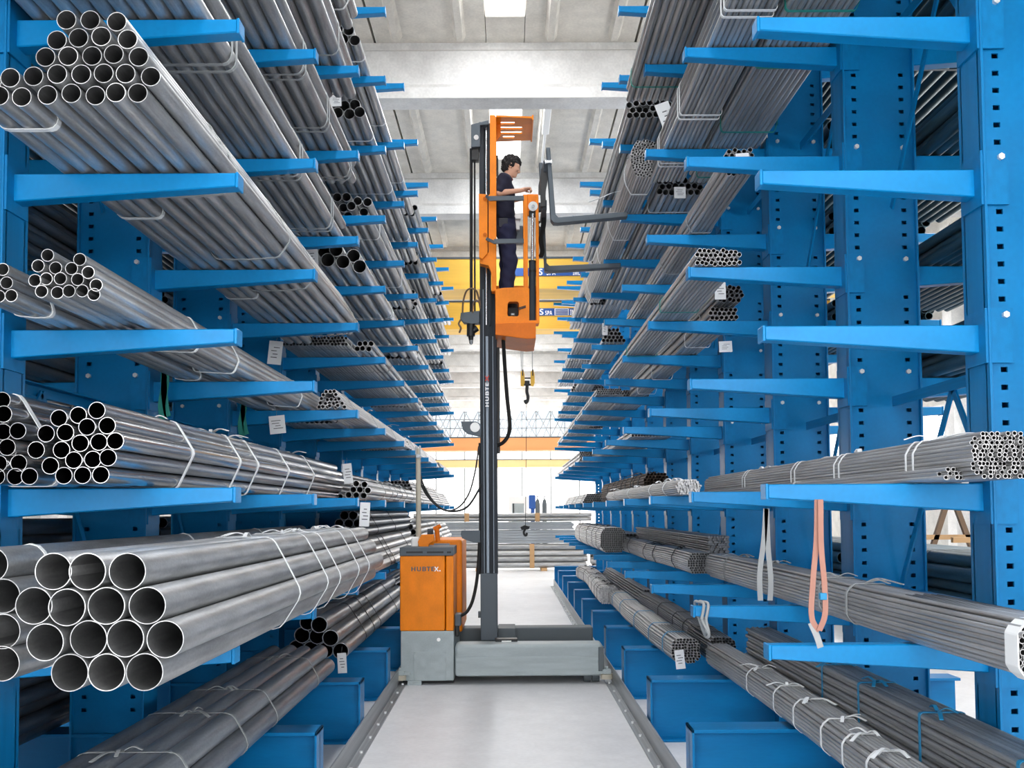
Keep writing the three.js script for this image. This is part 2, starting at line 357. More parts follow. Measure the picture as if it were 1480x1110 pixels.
// ------------------------------------------------------------------ pipes
const tubeCache = {};
function tubeArrays(out, cx, cy, z0, z1, r, wall, n, bend, rot = 0, tone = 1, bore = 0.3) {  // bore: dark scale plus shade inside the pipe, put into the vertex colour
  const segs = bend ? 8 : 1, ri = r - wall;
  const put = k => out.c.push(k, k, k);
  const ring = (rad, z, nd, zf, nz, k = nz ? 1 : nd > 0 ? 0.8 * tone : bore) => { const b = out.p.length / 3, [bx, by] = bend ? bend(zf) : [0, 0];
    for (let i = 0; i <= n; i++) { const a = rot + i / n * 2 * Math.PI, c = Math.cos(a), s = Math.sin(a); out.p.push(cx + bx + rad * c, cy + by + rad * s, z); nz ? out.n.push(0, 0, nz) : out.n.push(nd * c, nd * s, 0); out.u.push(i / n, z * 0.5); put(k); }
    return b; };
  const quad = (a, b, flip) => { for (let i = 0; i < n; i++) { if (flip) out.i.push(a + i, a + i + 1, b + i, a + i + 1, b + i + 1, b + i); else out.i.push(a + i, b + i, a + i + 1, a + i + 1, b + i, b + i + 1); } };
  const L = z1 - z0;                       // z1 is the end nearer the camera
  let prev = null;
  for (let k = 0; k <= segs; k++) { const f = k / segs, b = ring(r, z0 + L * f, 1, f); if (prev !== null) quad(prev, b, true); prev = b; }
  if (wall > 0) {
    const il = Math.min(L, Math.max(1.2, r * 40));   // the bore, as deep as one can see into it, closed at its end
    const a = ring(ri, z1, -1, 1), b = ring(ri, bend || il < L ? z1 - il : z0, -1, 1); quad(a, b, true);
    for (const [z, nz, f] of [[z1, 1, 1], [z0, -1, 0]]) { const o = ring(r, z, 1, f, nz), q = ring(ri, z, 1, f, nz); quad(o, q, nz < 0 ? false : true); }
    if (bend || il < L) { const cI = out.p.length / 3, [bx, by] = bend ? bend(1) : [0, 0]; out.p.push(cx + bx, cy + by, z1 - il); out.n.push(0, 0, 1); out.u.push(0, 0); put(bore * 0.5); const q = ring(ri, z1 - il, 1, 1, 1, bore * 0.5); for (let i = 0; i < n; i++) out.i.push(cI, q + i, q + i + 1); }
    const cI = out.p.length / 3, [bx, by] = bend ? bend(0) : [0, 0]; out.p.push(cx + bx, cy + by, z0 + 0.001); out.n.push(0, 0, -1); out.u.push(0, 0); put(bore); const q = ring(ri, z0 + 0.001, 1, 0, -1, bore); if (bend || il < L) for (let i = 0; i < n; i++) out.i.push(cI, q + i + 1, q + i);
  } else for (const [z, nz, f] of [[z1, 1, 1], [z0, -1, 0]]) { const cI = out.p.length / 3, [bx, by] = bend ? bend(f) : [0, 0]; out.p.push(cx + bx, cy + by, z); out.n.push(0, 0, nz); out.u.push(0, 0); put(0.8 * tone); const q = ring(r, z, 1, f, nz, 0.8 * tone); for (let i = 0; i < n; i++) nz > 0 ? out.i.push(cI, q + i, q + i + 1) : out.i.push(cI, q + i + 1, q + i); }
}
function toGeometry(o) {
  const g = new THREE.BufferGeometry();
  g.setAttribute('position', new THREE.Float32BufferAttribute(o.p, 3)); g.setAttribute('normal', new THREE.Float32BufferAttribute(o.n, 3));
  g.setAttribute('uv', new THREE.Float32BufferAttribute(o.u, 2)); g.setAttribute('color', new THREE.Float32BufferAttribute(o.c, 3)); g.setIndex(o.i);
  return g;
}
function tubeGeo(r, wall, len, n, bore = 0.3) {
  const k = [r.toFixed(4), wall.toFixed(4), len, n, bore].join();
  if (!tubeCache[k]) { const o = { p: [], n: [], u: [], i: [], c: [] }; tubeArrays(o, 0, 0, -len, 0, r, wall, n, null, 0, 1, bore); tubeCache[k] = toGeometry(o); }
  return tubeCache[k];
}
function hull(pts) {
  pts = pts.slice().sort((a, b) => a[0] - b[0] || a[1] - b[1]);
  const cr = (o, a, b) => (a[0] - o[0]) * (b[1] - o[1]) - (a[1] - o[1]) * (b[0] - o[0]);
  const half = l => { const h = []; for (const p of l) { while (h.length > 1 && cr(h[h.length - 2], h[h.length - 1], p) <= 0) h.pop(); h.push(p); } h.pop(); return h; };
  return half(pts).concat(half(pts.reverse()));
}
function strapGeo(centres, r, z, w, t, slack = 0, skew = 0) {          // a band drawn tight round all the pipes; slack lets it hang below
  const pts = [];
  for (const [x, y] of centres) for (let i = 0; i < 12; i++) { const a = i / 12 * 2 * Math.PI; pts.push([x + (r + 0.001) * Math.cos(a), y + (r + 0.001) * Math.sin(a)]); }
  let h = hull(pts);
  const cx = h.reduce((a, p) => a + p[0], 0) / h.length, cy = h.reduce((a, p) => a + p[1], 0) / h.length, ys = h.map(p => p[1]), yb = Math.min(...ys), yt = Math.max(...ys);
  if (slack) h = h.map(([x, y]) => { const f = Math.max(0, (cy - y) / (cy - yb)); return [x, y - slack * f * f]; });
  const P = [], I = [], n = h.length;
  h.forEach(([x, y]) => {
    const L = Math.hypot(x - cx, y - cy), ox = (x - cx) / L * t, oy = (y - cy) / L * t, zz = z + skew * (y - cy) / (yt - yb);
    P.push(x, y, zz - w / 2, x + ox, y + oy, zz - w / 2, x + ox, y + oy, zz + w / 2, x, y, zz + w / 2);
  });
  for (let i = 0; i < n; i++) { const j = (i + 1) % n; for (let k = 0; k < 4; k++) { const a = i * 4 + k, b = i * 4 + (k + 1) % 4, c = j * 4 + k, d = j * 4 + (k + 1) % 4; I.push(a, c, b, b, c, d); } }
  const g = new THREE.BufferGeometry(); g.setAttribute('position', new THREE.Float32BufferAttribute(P, 3)); g.setIndex(I);
  const f = g.toNonIndexed(); f.computeVertexNormals(); return f;
}
function ribbon(pts, w, t) {                // a limp band end
  const c = new THREE.CatmullRomCurve3(pts.map(V3)), o = [];
  let p = c.getPoint(0);
  for (let i = 1; i <= 8; i++) { const q = c.getPoint(i / 8); o.push(bar(p, q, t, w)); p = q; }
  return join(o);
}
function hanging(pts, w, t) {               // a flat band hanging down, its broad side towards the aisle's end
  const c = new THREE.CatmullRomCurve3(pts.map(V3)), P = [], I = [], n = 28, z = new THREE.Vector3(0, 0, 1);
  for (let i = 0; i <= n; i++) {
    const q = c.getPoint(i / n), x = new THREE.Vector3().crossVectors(z, c.getTangent(i / n)).normalize().multiplyScalar(w / 2), k = t / 2;
    P.push(q.x - x.x, q.y - x.y, q.z + k, q.x + x.x, q.y + x.y, q.z + k, q.x + x.x, q.y + x.y, q.z - k, q.x - x.x, q.y - x.y, q.z - k);
    if (i) for (let m = 0; m < 4; m++) { const a = i * 4 + m, b = i * 4 + (m + 1) % 4; I.push(a - 4, a, b - 4, b - 4, a, b); }
  }
  I.push(0, 1, 2, 0, 2, 3, n * 4, n * 4 + 2, n * 4 + 1, n * 4, n * 4 + 3, n * 4 + 2);
  const g = new THREE.BufferGeometry(); g.setAttribute('position', new THREE.Float32BufferAttribute(P, 3)); g.setIndex(I);
  const f = g.toNonIndexed(); f.computeVertexNormals(); return f;
}
const packs = {
  block: (x0, x1, y, r, rows) => { const o = []; for (let j = 0; j < rows; j++) { const off = j % 2 ? r : 0, n = Math.floor((x1 - x0 - off + 1e-6) / (2 * r)); for (let i = 0; i < n; i++) o.push([x0 + off + r + 2 * r * i, y + r + j * r * 1.733]); } return o; },
  pile: (x0, x1, y, r, rows) => { const o = []; for (let j = 0; j < rows; j++) { const n = Math.floor((x1 - x0) / (2 * r) - j + 1e-6); for (let i = 0; i < n; i++) o.push([x0 + r + j * r + 2 * r * i, y + r + j * r * 1.733]); } return o; },
  round: (x0, x1, y, r, rows) => {           // a round bundle that settles on what it lies on
    const cx = (x0 + x1) / 2, R = (x1 - x0) / 2, hgt = rows * r * 1.733 + r * 0.27, o = [];
    for (let j = 0; j < rows; j++) { const yy = r + j * r * 1.733, f = (yy / hgt - 0.5) * 2, half = R * Math.pow(Math.max(0, 1 - Math.pow(Math.abs(f) * 0.86, 2.4)), 0.5), n = Math.max(1, Math.floor(half / r)); for (let i = 0; i < n; i++) o.push([cx - (n - 1) * r + 2 * r * i, y + yy]); }
    return o; },
};
const LEVEL_WORD = ['first', 'second', 'third', 'fourth', 'fifth', 'sixth', 'seventh', 'eighth', 'ninth'];
const sizeWord = r => r > 0.06 ? 'very wide' : r > 0.04 ? 'wide' : r > 0.027 ? 'medium' : r > 0.017 ? 'slim' : 'thin';
const seenLabels = new Set();
function bundle(o) {
  const { s, l, d, len = 6, r } = o;
  const y = (l < 0 ? BASE_TOP : LEVEL[l]) + (o.lift ?? 0);
  let c = o.c ?? packs[o.pack ?? 'block'](s > 0 ? o.x[0] : -o.x[1], s > 0 ? o.x[1] : -o.x[0], y, r, o.rows ?? 3);
  const lowest = Math.min(...c.map(p => p[1])) - r, settle = y + 0.005 - lowest;   // the lowest pipe lies on the arms
  c = c.map(p => [p[0], p[1] + settle]);
  if (o.drop) c = c.filter(() => rnd() > o.drop);
  const px = r * 2 * F / d, wall = o.solid ? 0 : (o.wall ?? Math.max(0.0022, r * 0.1));
  const x = c.reduce((a, p) => a + p[0], 0) / c.length;
  const side = s < 0 ? 'left' : 'right';
  const run = o.run ?? (d < 7.6 ? 'nearest run' : d < 13.2 ? 'second run' : d < 19 ? 'third run' : 'fourth run');
  const label = o.label ?? `${sizeWord(r)} ${o.dark ? 'dark' : 'grey'} steel ${o.solid ? 'bars' : 'pipes'} on the ${l < 0 ? 'base beams' : LEVEL_WORD[l] + ' arm level'} of the ${side} rack, ${run}`;
  if (seenLabels.has(label)) console.log('LABEL TWICE', label);
  seenLabels.add(label);
  const t = thing('pipe_bundle', label, 'pipe bundle', [x, y, -d], o.group ?? 'strapped pipe bundles on the racks');
  if (o.yaw) t.rotation.y = o.yaw;
  const mats = o.mats ?? (o.dark ? darkSteel : steel);
  const jz = o.jz ?? 0.03;
  if (px >= 8.6 && c.length < 70) {
    const n = px > 40 ? 40 : px > 18 ? 26 : px > 12 ? 18 : 12;
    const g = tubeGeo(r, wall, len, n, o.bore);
    c.forEach(([cx, cy], i) => {
      const m = shadows(new THREE.Mesh(g, mats[Math.floor(rnd() * mats.length)])); m.name = 'pipe';
      m.position.set(cx - x + rr(-1, 1) * r * 0.03, cy - y, (o.zs?.[i] ?? 0) + rr(-jz, jz)); m.rotation.z = rr(0, 6); t.add(m);
    });
  } else {
    const out = { p: [], n: [], u: [], i: [], c: [] }, n = px > 6 ? 10 : 8;
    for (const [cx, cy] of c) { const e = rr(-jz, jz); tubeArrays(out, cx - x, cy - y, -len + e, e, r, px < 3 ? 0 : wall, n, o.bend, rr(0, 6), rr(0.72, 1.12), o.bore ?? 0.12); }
    const m = shadows(new THREE.Mesh(toGeometry(out), o.mat ?? (o.dark ? rodDark : rodSteel))); m.name = o.solid ? 'bars' : 'pipes'; m.userData.kind = 'stuff'; t.add(m);
  }
  const local = c.map(p => [p[0] - x, p[1] - y]);
  const sm = { w: M.strapWhite, g: M.strapGrey, d: M.strapDark, e: M.strapGreen, t: M.strapTeal }[o.sm ?? 'g'];
  (o.straps ?? [0.7, 3.1, 5.2]).forEach((z, i) => {
    const [bx, by] = o.bend ? o.bend(1 - z / len) : [0, 0];
    for (const dz of o.double ? [0, 0.09] : [0]) {
      const m = shadows(new THREE.Mesh(strapGeo(local, r, -z - dz, o.sw ?? 0.028, 0.004, o.slack ? o.slack * (i + 1) * 0.5 : 0, o.skew ?? 0), sm)); m.name = 'strap'; m.position.set(bx, by, 0); t.add(m);
    }
    if (o.tails) {
      const top = Math.max(...local.map(p => p[1])) + r + by, xx = bx + rr(-0.03, 0.03);
      for (let q = 0; q < 3; q++) { const a = rr(-0.18, 0.18), b = rr(-0.12, 0.26); const m = shadows(new THREE.Mesh(ribbon([[xx, top + 0.006, -z], [xx + a * 0.5, top + 0.03, -z + b * 0.5], [xx + a, top + 0.012, -z + b]], 0.02, 0.004), sm)); m.name = 'strap_end'; t.add(m); }
    }
  });
  if (o.tape) { const m = shadows(new THREE.Mesh(strapGeo(local, r, -o.tape, 0.1, 0.006), M.strapWhite)); m.name = 'tape_wrap'; m.userData.label = 'white tape wrapped round the end'; t.add(m); }
  for (const tg of o.tags ?? []) {          // a paper tag on a wire at the near end
    const [tx, ty, w, h, tilt = 0, dz = 0.04] = tg;
    const g = new THREE.Group(); g.name = 'tag'; g.position.set(tx - x, ty - y, dz); g.rotation.z = tilt; t.add(g);
    const card = shadows(new THREE.Mesh(new RoundedBoxGeometry(w, h, 0.003, 1, 0.0014), M.paper)); card.name = 'card'; g.add(card);
    for (let k = 0; k < 4; k++) { const b = new THREE.Mesh(new THREE.BoxGeometry(w * rr(0.3, 0.6), h * 0.035, 0.0005), M.ink); b.name = 'print_line'; b.position.set(rr(-0.1, 0.1) * w, h * (0.22 - 0.14 * k), 0.0018); g.add(b); }
    const wire = shadows(new THREE.Mesh(rod([0, h / 2, 0], [0, h / 2 + 0.06, -dz], 0.0015, 5), M.galv)); wire.name = 'wire'; g.add(wire);
  }
  return t;
}
const circles = (list, k, ox, oy, d) => list.map(([x, y]) => { const p = at(ox + x / k, oy + y / k, d); return [p.x, p.y]; });
const Q = 1477 / 370;
const C = (list, ox, oy, d) => circles(list, Q, ox, oy, d);
// ---- left rack, from the floor up
bundle({ s: -1, l: -1, d: 3.3, r: 0.07, mats: midSteel, c: [...[1.66, 1.80, 1.94, 2.08, 2.22].map(x => [-x, BASE_TOP + 0.07]), ...[1.73, 1.87, 2.01, 2.15].map(x => [-x, BASE_TOP + 0.191])], jz: 0.08, straps: [1.9, 2.9, 3.7, 5.2], sm: 'g', tails: 1, sw: 0.022, label: 'dark wide pipes tied with cord on the base beams at the lower left' });
bundle({ s: -1, l: -1, d: 10.15, r: 0.082, mats: midSteel, bore: 0.06, c: [...[1.69, 1.855, 2.02, 2.185].map(x => [-x, BASE_TOP + 0.082]), ...[1.775, 1.94, 2.105].map(x => [-x, BASE_TOP + 0.225]), [-1.87, BASE_TOP + 0.367], [-2.03, BASE_TOP + 0.367]], zs: [-0.05, -0.1, -0.2, -0.3, 0.05, -0.1, -0.2, 0.12, -0.1], straps: [1.3, 2.0, 2.6, 4.4], sm: 'd', tags: [[-1.66, BASE_TOP - 0.02, 0.09, 0.2, 0.05]], label: 'dark wide open pipes with white tag on base beams beside the orange battery hood' });
bundle({ s: -1, l: -1, d: 16.4, r: 0.06, x: [1.5, 2.3], rows: 3, dark: true, label: 'dark pipes on base beams of the left rack behind the orange truck' });
const bigL = C([[300, 1060], [505, 1060], [730, 1060]], 0, 556, 3.77).concat(C([[200, 155], [393, 163], [620, 155], [848, 155], [263, 365], [510, 348], [730, 342], [957, 348], [408, 540], [620, 537], [840, 537]], 0, 832, 3.77));
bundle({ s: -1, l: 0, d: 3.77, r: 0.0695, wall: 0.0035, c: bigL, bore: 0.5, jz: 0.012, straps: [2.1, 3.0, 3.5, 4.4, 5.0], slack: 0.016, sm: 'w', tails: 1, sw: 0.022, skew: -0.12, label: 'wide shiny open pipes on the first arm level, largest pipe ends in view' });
bundle({ s: -1, l: 0, d: 4.02, r: 0.0695, wall: 0.0035, bore: 0.5, c: C([[-50, 170], [-205, 375], [-35, 375], [-25, 560], [-240, 560], [-120, 180 - 195]], 0, 832, 3.95), jz: 0.03, straps: [0.35, 2.4, 4.2], sm: 'w', label: 'wide open pipes cut by the photo edge, beside the largest pipe ends' });
bundle({ s: -1, l: 0, d: 10.1, r: 0.05, pack: 'pile', x: [1.38, 2.3], rows: 4, straps: [0.25, 2.0, 2.4, 4.6], sm: 'd', label: 'shiny medium pipes on the first arm level behind the largest pipe ends' });
bundle({ s: -1, l: 0, d: 11.9, r: 0.055, pack: 'pile', x: [1.56, 2.1], rows: 3, lift: 0.37, dark: true, straps: [1.0, 3.0], sm: 'd', label: 'black pipe ends stacked high on the first arm level beside the beige post' });
bundle({ s: -1, l: 0, d: 17.0, len: 5.2, r: 0.05, pack: 'pile', x: [1.38, 2.3], rows: 5, label: 'grey pipes on the first arm level of the left rack past the truck' });
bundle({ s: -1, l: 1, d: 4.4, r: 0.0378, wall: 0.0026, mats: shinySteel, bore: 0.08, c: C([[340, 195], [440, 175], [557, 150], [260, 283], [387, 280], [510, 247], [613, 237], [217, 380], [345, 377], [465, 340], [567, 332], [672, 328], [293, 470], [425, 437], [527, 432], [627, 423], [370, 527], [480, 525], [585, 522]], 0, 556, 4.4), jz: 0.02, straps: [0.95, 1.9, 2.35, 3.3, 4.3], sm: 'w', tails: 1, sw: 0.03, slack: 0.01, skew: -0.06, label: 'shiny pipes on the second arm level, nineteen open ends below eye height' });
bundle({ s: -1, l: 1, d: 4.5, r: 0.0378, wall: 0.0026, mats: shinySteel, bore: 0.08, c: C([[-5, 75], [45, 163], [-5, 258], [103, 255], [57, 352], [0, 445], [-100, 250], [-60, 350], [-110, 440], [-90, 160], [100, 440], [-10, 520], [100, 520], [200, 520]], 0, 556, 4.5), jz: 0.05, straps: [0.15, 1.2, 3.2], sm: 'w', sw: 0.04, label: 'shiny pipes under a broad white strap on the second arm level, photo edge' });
bundle({ s: -1, l: 1, d: 10.1, r: 0.0338, c: circles([[665, 675], [722, 680], [642, 718], [690, 718], [748, 723], [612, 755], [665, 757], [717, 760]], 4.933, 380, 560, 10.1), jz: 0.02, straps: [1.2, 1.9, 2.4, 3.0, 3.6, 4.6], sm: 'g', tails: 1, tags: [[-1.6, LEVEL[1] + 0.26, 0.09, 0.2, 0.1], [-1.43, LEVEL[1] - 0.15, 0.1, 0.24, -0.05]], label: 'eight slim dark-mouthed pipes with white tags on the second arm level' });
bundle({ s: -1, l: 1, d: 10.4, r: 0.03, x: [1.65, 2.3], rows: 6, pack: 'pile', straps: [1.0, 3.0, 5.0], label: 'grey pipes on the second arm level against the left uprights' });
bundle({ s: -1, l: 1, d: 16.3, r: 0.03, x: [1.4, 2.2], rows: 7, pack: 'pile', tails: 1, label: 'loosely tied pipes on the second arm level behind the beige post' });
bundle({ s: -1, l: 2, d: 4.28, r: 0.0278, c: C([[270, 365], [463, 393], [222, 430], [315, 437], [405, 440], [512, 468], [205, 515], [265, 502], [353, 505], [440, 503], [553, 538], [245, 578], [330, 582], [400, 575], [470, 570], [535, 590]], 0, 278, 4.28), jz: 0.012, straps: [1.4, 2.2, 4.2], sm: 'w', slack: 0.02, skew: -0.1, label: 'slim pipes on the third arm level, fourteen open ends and one strap' });
bundle({ s: -1, l: 2, d: 4.3, r: 0.0278, c: C([[8, 447], [30, 525], [-70, 440], [-55, 520], [-110, 590], [-20, 600], [60, 600], [-150, 520]], 0, 278, 4.3), jz: 0.02, straps: [0.35, 2.6, 4.8], sm: 'w', label: 'slim pipes at the photo edge on the third arm level' });
bundle({ s: -1, l: 2, d: 8.85, r: 0.0185, x: [1.41, 1.69], rows: 5, pack: 'pile', drop: 0.15, wall: 0.003, jz: 0.08, straps: [0.6, 2.2, 4.0], sm: 'g', tails: 1, tags: [[-2.02, LEVEL[2] - 0.14, 0.14, 0.16, 0.1]], label: 'thin bright-rimmed pipes in a loose pile on the third arm level' });
bundle({ s: -1, l: 2, d: 10.4, len: 4.5, r: 0.025, x: [1.75, 2.35], rows: 4, label: 'grey pipes on the third arm level against the left uprights' });
bundle({ s: -1, l: 2, d: 15.1, r: 0.02, x: [1.42, 2.2], rows: 6, pack: 'pile', tails: 1, tags: [[-1.6, LEVEL[2] + 0.1, 0.14, 0.2, 0]] });
bundle({ s: -1, l: 3, d: 4.1, len: 5.55, r: 0.041, wall: 0.003, c: C([[390, 122], [523, 120], [675, 127], [327, 232], [462, 228], [595, 222], [745, 240], [262, 330], [397, 330], [535, 328], [663, 323], [808, 337], [205, 452], [338, 437], [468, 430], [600, 427], [727, 430], [867, 440], [273, 547], [408, 537], [547, 547], [672, 540], [792, 533]], 0, 0, 4.105), jz: 0.015, straps: [1.2, 2.5, 3.4, 5.3], sm: 'g', slack: 0.02, label: 'medium pipes with bright rims on the fourth arm level, upper left stack' });
bundle({ s: -1, l: 3, d: 4.13, r: 0.041, wall: 0.003, c: C([[65, 457], [0, 560], [123, 560], [-70, 460], [-125, 560]], 0, 0, 4.12), jz: 0.02, straps: [0.25, 1.6, 3.8], sm: 'w', sw: 0.035, label: 'medium pipes in a white strap on the fourth arm level, photo edge' });
bundle({ s: -1, l: 3, d: 10.22, r: 0.0176, x: [1.63, 2.3], rows: 3, wall: 0.002, straps: [0.25, 2.0, 3.1, 5.0], sm: 'g', tags: [[-2.36, LEVEL[3] - 0.07, 0.14, 0.24, -0.1], [-2.0, LEVEL[3] + 0.13, 0.08, 0.06, 0.4]] });
bundle({ s: -1, l: 3, d: 10.6, r: 0.03, x: [1.4, 1.62], rows: 2, straps: [1.6, 4], label: 'two rows of pipes at the arm tips of the fourth level, left rack' });
bundle({ s: -1, l: 3, d: 16.4, r: 0.03, x: [1.42, 2.25], rows: 3 });
bundle({ s: -1, l: 4, d: 3.3, r: 0.045, x: [1.47, 2.4], rows: 4, jz: 0.04, straps: [1.3, 2.1, 3.9, 5.2], sm: 'g', slack: 0.03, double: true });
bundle({ s: -1, l: 4, d: 10.15, r: 0.07, wall: 0.004, x: [1.45, 2.3], rows: 2, jz: 0.3, straps: [2.6, 4.6], sm: 'w', slack: 0.03, double: true, tags: [[-1.92, LEVEL[4] + 0.02, 0.13, 0.2, 0.05, 0.36]] });
bundle({ s: -1, l: 4, d: 16.3, r: 0.035, x: [1.42, 2.25], rows: 4 });
bundle({ s: -1, l: 5, d: 3.9, r: 0.05, x: [1.5, 2.4], rows: 4, straps: [2.0, 3.4, 4.4, 5.6], sm: 'g', slack: 0.03, double: true });
bundle({ s: -1, l: 5, d: 11.2, len: 4.85, r: 0.052, x: [1.5, 2.35], rows: 3, jz: 0.2, straps: [0.7, 3.2], sm: 'w', slack: 0.03 });
bundle({ s: -1, l: 5, d: 16.2, r: 0.037, x: [1.42, 2.3], rows: 5, straps: [0.8, 3] });
bundle({ s: -1, l: 6, d: 3.68, r: 0.055, x: [1.45, 2.35], rows: 3, straps: [2.0, 4.0, 5.0], sm: 'g', slack: 0.02 });
bundle({ s: -1, l: 6, d: 10.2, r: 0.0565, x: [1.43, 2.35], rows: 2, wall: 0.003, jz: 0.05, straps: [0.6, 2.4, 4.6], sm: 'w', slack: 0.02, tags: [[-1.75, LEVEL[6] + 0.18, 0.12, 0.12, 0.05]] });
bundle({ s: -1, l: 6, d: 16.4, r: 0.042, x: [1.42, 2.3], rows: 3, dark: true });
bundle({ s: -1, l: 7, d: 3.85, r: 0.055, x: [1.45, 2.3], rows: 3, straps: [3.0, 5.6], sm: 'w', slack: 0.01 });
bundle({ s: -1, l: 7, d: 10.2, r: 0.0565, x: [1.48, 2.3], rows: 2, wall: 0.003, straps: [0.4, 2.2, 4.4], sm: 'w' });
bundle({ s: -1, l: 7, d: 16.3, r: 0.05, x: [1.45, 2.3], rows: 2 });
bundle({ s: -1, l: 8, d: 10.2, r: 0.05, x: [1.9, 2.35], rows: 2, label: 'grey pipes on the top arm level of the left rack' });
// far runs, beyond the truck
for (let l = 0; l < 8; l++) bundle({ s: -1, l, d: 22.4, len: 3.6, r: [0.05, 0.03, 0.02, 0.025, 0.03, 0.045, 0.05, 0.05][l], x: [1.44, 2.25], rows: [4, 6, 5, 4, 4, 3, 3, 2][l], pack: l < 3 ? 'pile' : 'block', straps: [0.6, 2.4], dark: l % 3 === 2 });
// ---- right rack
const bendA = f => [0.05 * Math.sin(f * 2.6) - 0.02, 0.012 * Math.abs(Math.sin(f * Math.PI * 1.5))];
bundle({ s: 1, l: -1, d: 3.4, len: 6.2, r: 0.0135, x: [1.8, 2.06], rows: 9, pack: 'round', wall: 0.002, bend: bendA, yaw: -0.012, straps: [1.2, 1.9, 2.3, 2.7, 3.3, 3.8, 4.6], sm: 'w', tails: 1, sw: 0.022, label: 'bright thin tubes with many white ties on base beams, lower right' });
bundle({ s: 1, l: -1, d: 3.2, len: 5.8, r: 0.0165, x: [2.1, 2.34], rows: 15, solid: true, jz: 0.05, straps: [1.0, 2.0, 2.9, 3.6], sm: 't', tails: 1, mat: rodMid, label: 'tall grey bars with teal cords on base beams, lower right corner' });
bundle({ s: 1, l: -1, d: 9.66, len: 5.4, r: 0.0145, x: [1.92, 2.2], rows: 10, pack: 'round', bend: f => [0.03 * Math.sin(f * 4), 0.01 * Math.abs(Math.sin(f * 7))], straps: [0.5, 0.9, 1.6, 2.4, 3.6], sm: 'd', dark: true, label: 'dark thin tubes on base beams behind the white-tagged tube bundle' });
bundle({ s: 1, l: -1, d: 9.7, len: 6, r: 0.0152, x: [1.55, 1.85], rows: 9, pack: 'round', wall: 0.002, bend: f => [-0.04 * Math.sin(f * 3), 0.012 * Math.abs(Math.sin(f * 8))], straps: [0.5, 1.4, 2.6, 4.2, 5.4], sm: 't', tags: [[1.63, BASE_TOP + 0.06, 0.09, 0.18, 0.1]], label: 'grey hexagon tube bundle with white tag and teal cord on base beams' });
bundle({ s: 1, l: -1, d: 15.9, len: 6, r: 0.016, x: [1.45, 1.8], rows: 10, pack: 'round', bend: f => [0.05 * Math.sin(f * 5), 0.015 * Math.abs(Math.sin(f * 6))], straps: [0.3, 0.8, 1.7, 3, 4.4, 5.6], sm: 'd', tails: 1 });
bundle({ s: 1, l: -1, d: 15.2, len: 6, r: 0.02, x: [1.9, 2.3], rows: 8, pack: 'pile', dark: true, label: 'dark tubes on base beams of the right rack against the uprights' });
bundle({ s: 1, l: 0, d: 3.85, len: 6.1, r: 0.0128, x: [1.93, 2.21], rows: 10, pack: 'round', wall: 0.0022, straps: [1.9, 2.4, 3.9, 5.2], sm: 'g', tails: 1, tape: 0.05, bend: f => [-0.02 * Math.sin(f * 3), 0.01 * Math.abs(Math.sin(f * 4))], label: 'thin tubes with white tape wrap on the first arm level, right rack' });
bundle({ s: 1, l: 0, d: 10.3, r: 0.0135, x: [1.8, 2.08], rows: 9, pack: 'round', wall: 0.0018, straps: [0.9, 2.2, 3.0, 4.8], sm: 'd', bend: f => [-0.03 * Math.sin(f * 4), 0.012 * Math.abs(Math.sin(f * 6))], tails: 1 });
bundle({ s: 1, l: 0, d: 10.6, r: 0.0145, x: [2.1, 2.34], rows: 15, solid: true, dark: true, straps: [0.6, 1.8, 2.4, 3.4, 4.6], sm: 'g', label: 'square-stacked dark bars on the first arm level against the right uprights' });
bundle({ s: 1, l: 0, d: 15.7, r: 0.017, x: [1.42, 1.86], rows: 13, pack: 'round', straps: [0.8, 1.6, 2.8, 4.6], sm: 'd', tails: 1 });
bundle({ s: 1, l: 0, d: 16.8, r: 0.03, x: [1.9, 2.3], rows: 5, dark: true, label: 'dark pipes on the first arm level, far end of the right rack' });
bundle({ s: 1, l: 1, d: 4.4, len: 6, r: 0.0108, x: [2.02, 2.32], rows: 11, pack: 'round', wall: 0.0026, straps: [0.62, 1.75, 2.7, 4.2], sm: 'w', double: true, tails: 1, sw: 0.018, label: 'thin tubes in white straps on the second arm level, honeycomb end in view' });
bundle({ s: 1, l: 1, d: 4.55, len: 6, r: 0.0108, x: [1.96, 2.1], rows: 3, pack: 'pile', wall: 0.0026, straps: [2.4], sm: 'w', jz: 0.06, label: 'few loose thin tubes beside the honeycomb bundle, second arm level' });
bundle({ s: 1, l: 1, d: 8.4, len: 6, r: 0.009, x: [1.4, 1.62], rows: 8, pack: 'round', solid: true, straps: [0.7, 1.6, 3.4, 5], sm: 'w', tails: 1, label: 'small light bar bundle at the arm tips, second level of the right rack' });
bundle({ s: 1, l: 1, d: 12, len: 5.5, r: 0.02, x: [1.6, 1.96], rows: 9, pack: 'round', mat: rustRod, straps: [0.5, 1.0, 1.3, 1.9, 2.4, 3.0, 3.6, 4.4], sm: 'd', tails: 1, sw: 0.06, label: 'thick rusty bundle wrapped in dark bands, second level of the right rack' });
bundle({ s: 1, l: 1, d: 18.2, r: 0.02, x: [1.35, 2.1], rows: 5, pack: 'pile', tails: 1, straps: [0.5, 2, 3, 5], sm: 'd' });
bundle({ s: 1, l: 2, d: 12.55, r: 0.0185, x: [1.55, 2.1], rows: 3, straps: [0.8, 3], sm: 'w' });
bundle({ s: 1, l: 2, d: 18.6, r: 0.02, x: [1.33, 2.1], rows: 5, straps: [0.8, 3], sm: 'w' });
bundle({ s: 1, l: 3, d: 6.92, r: 0.0162, x: [1.31, 1.64], rows: 4, wall: 0.002, jz: 0.03, straps: [1.6, 4], sm: 'e', slack: 0.02 });
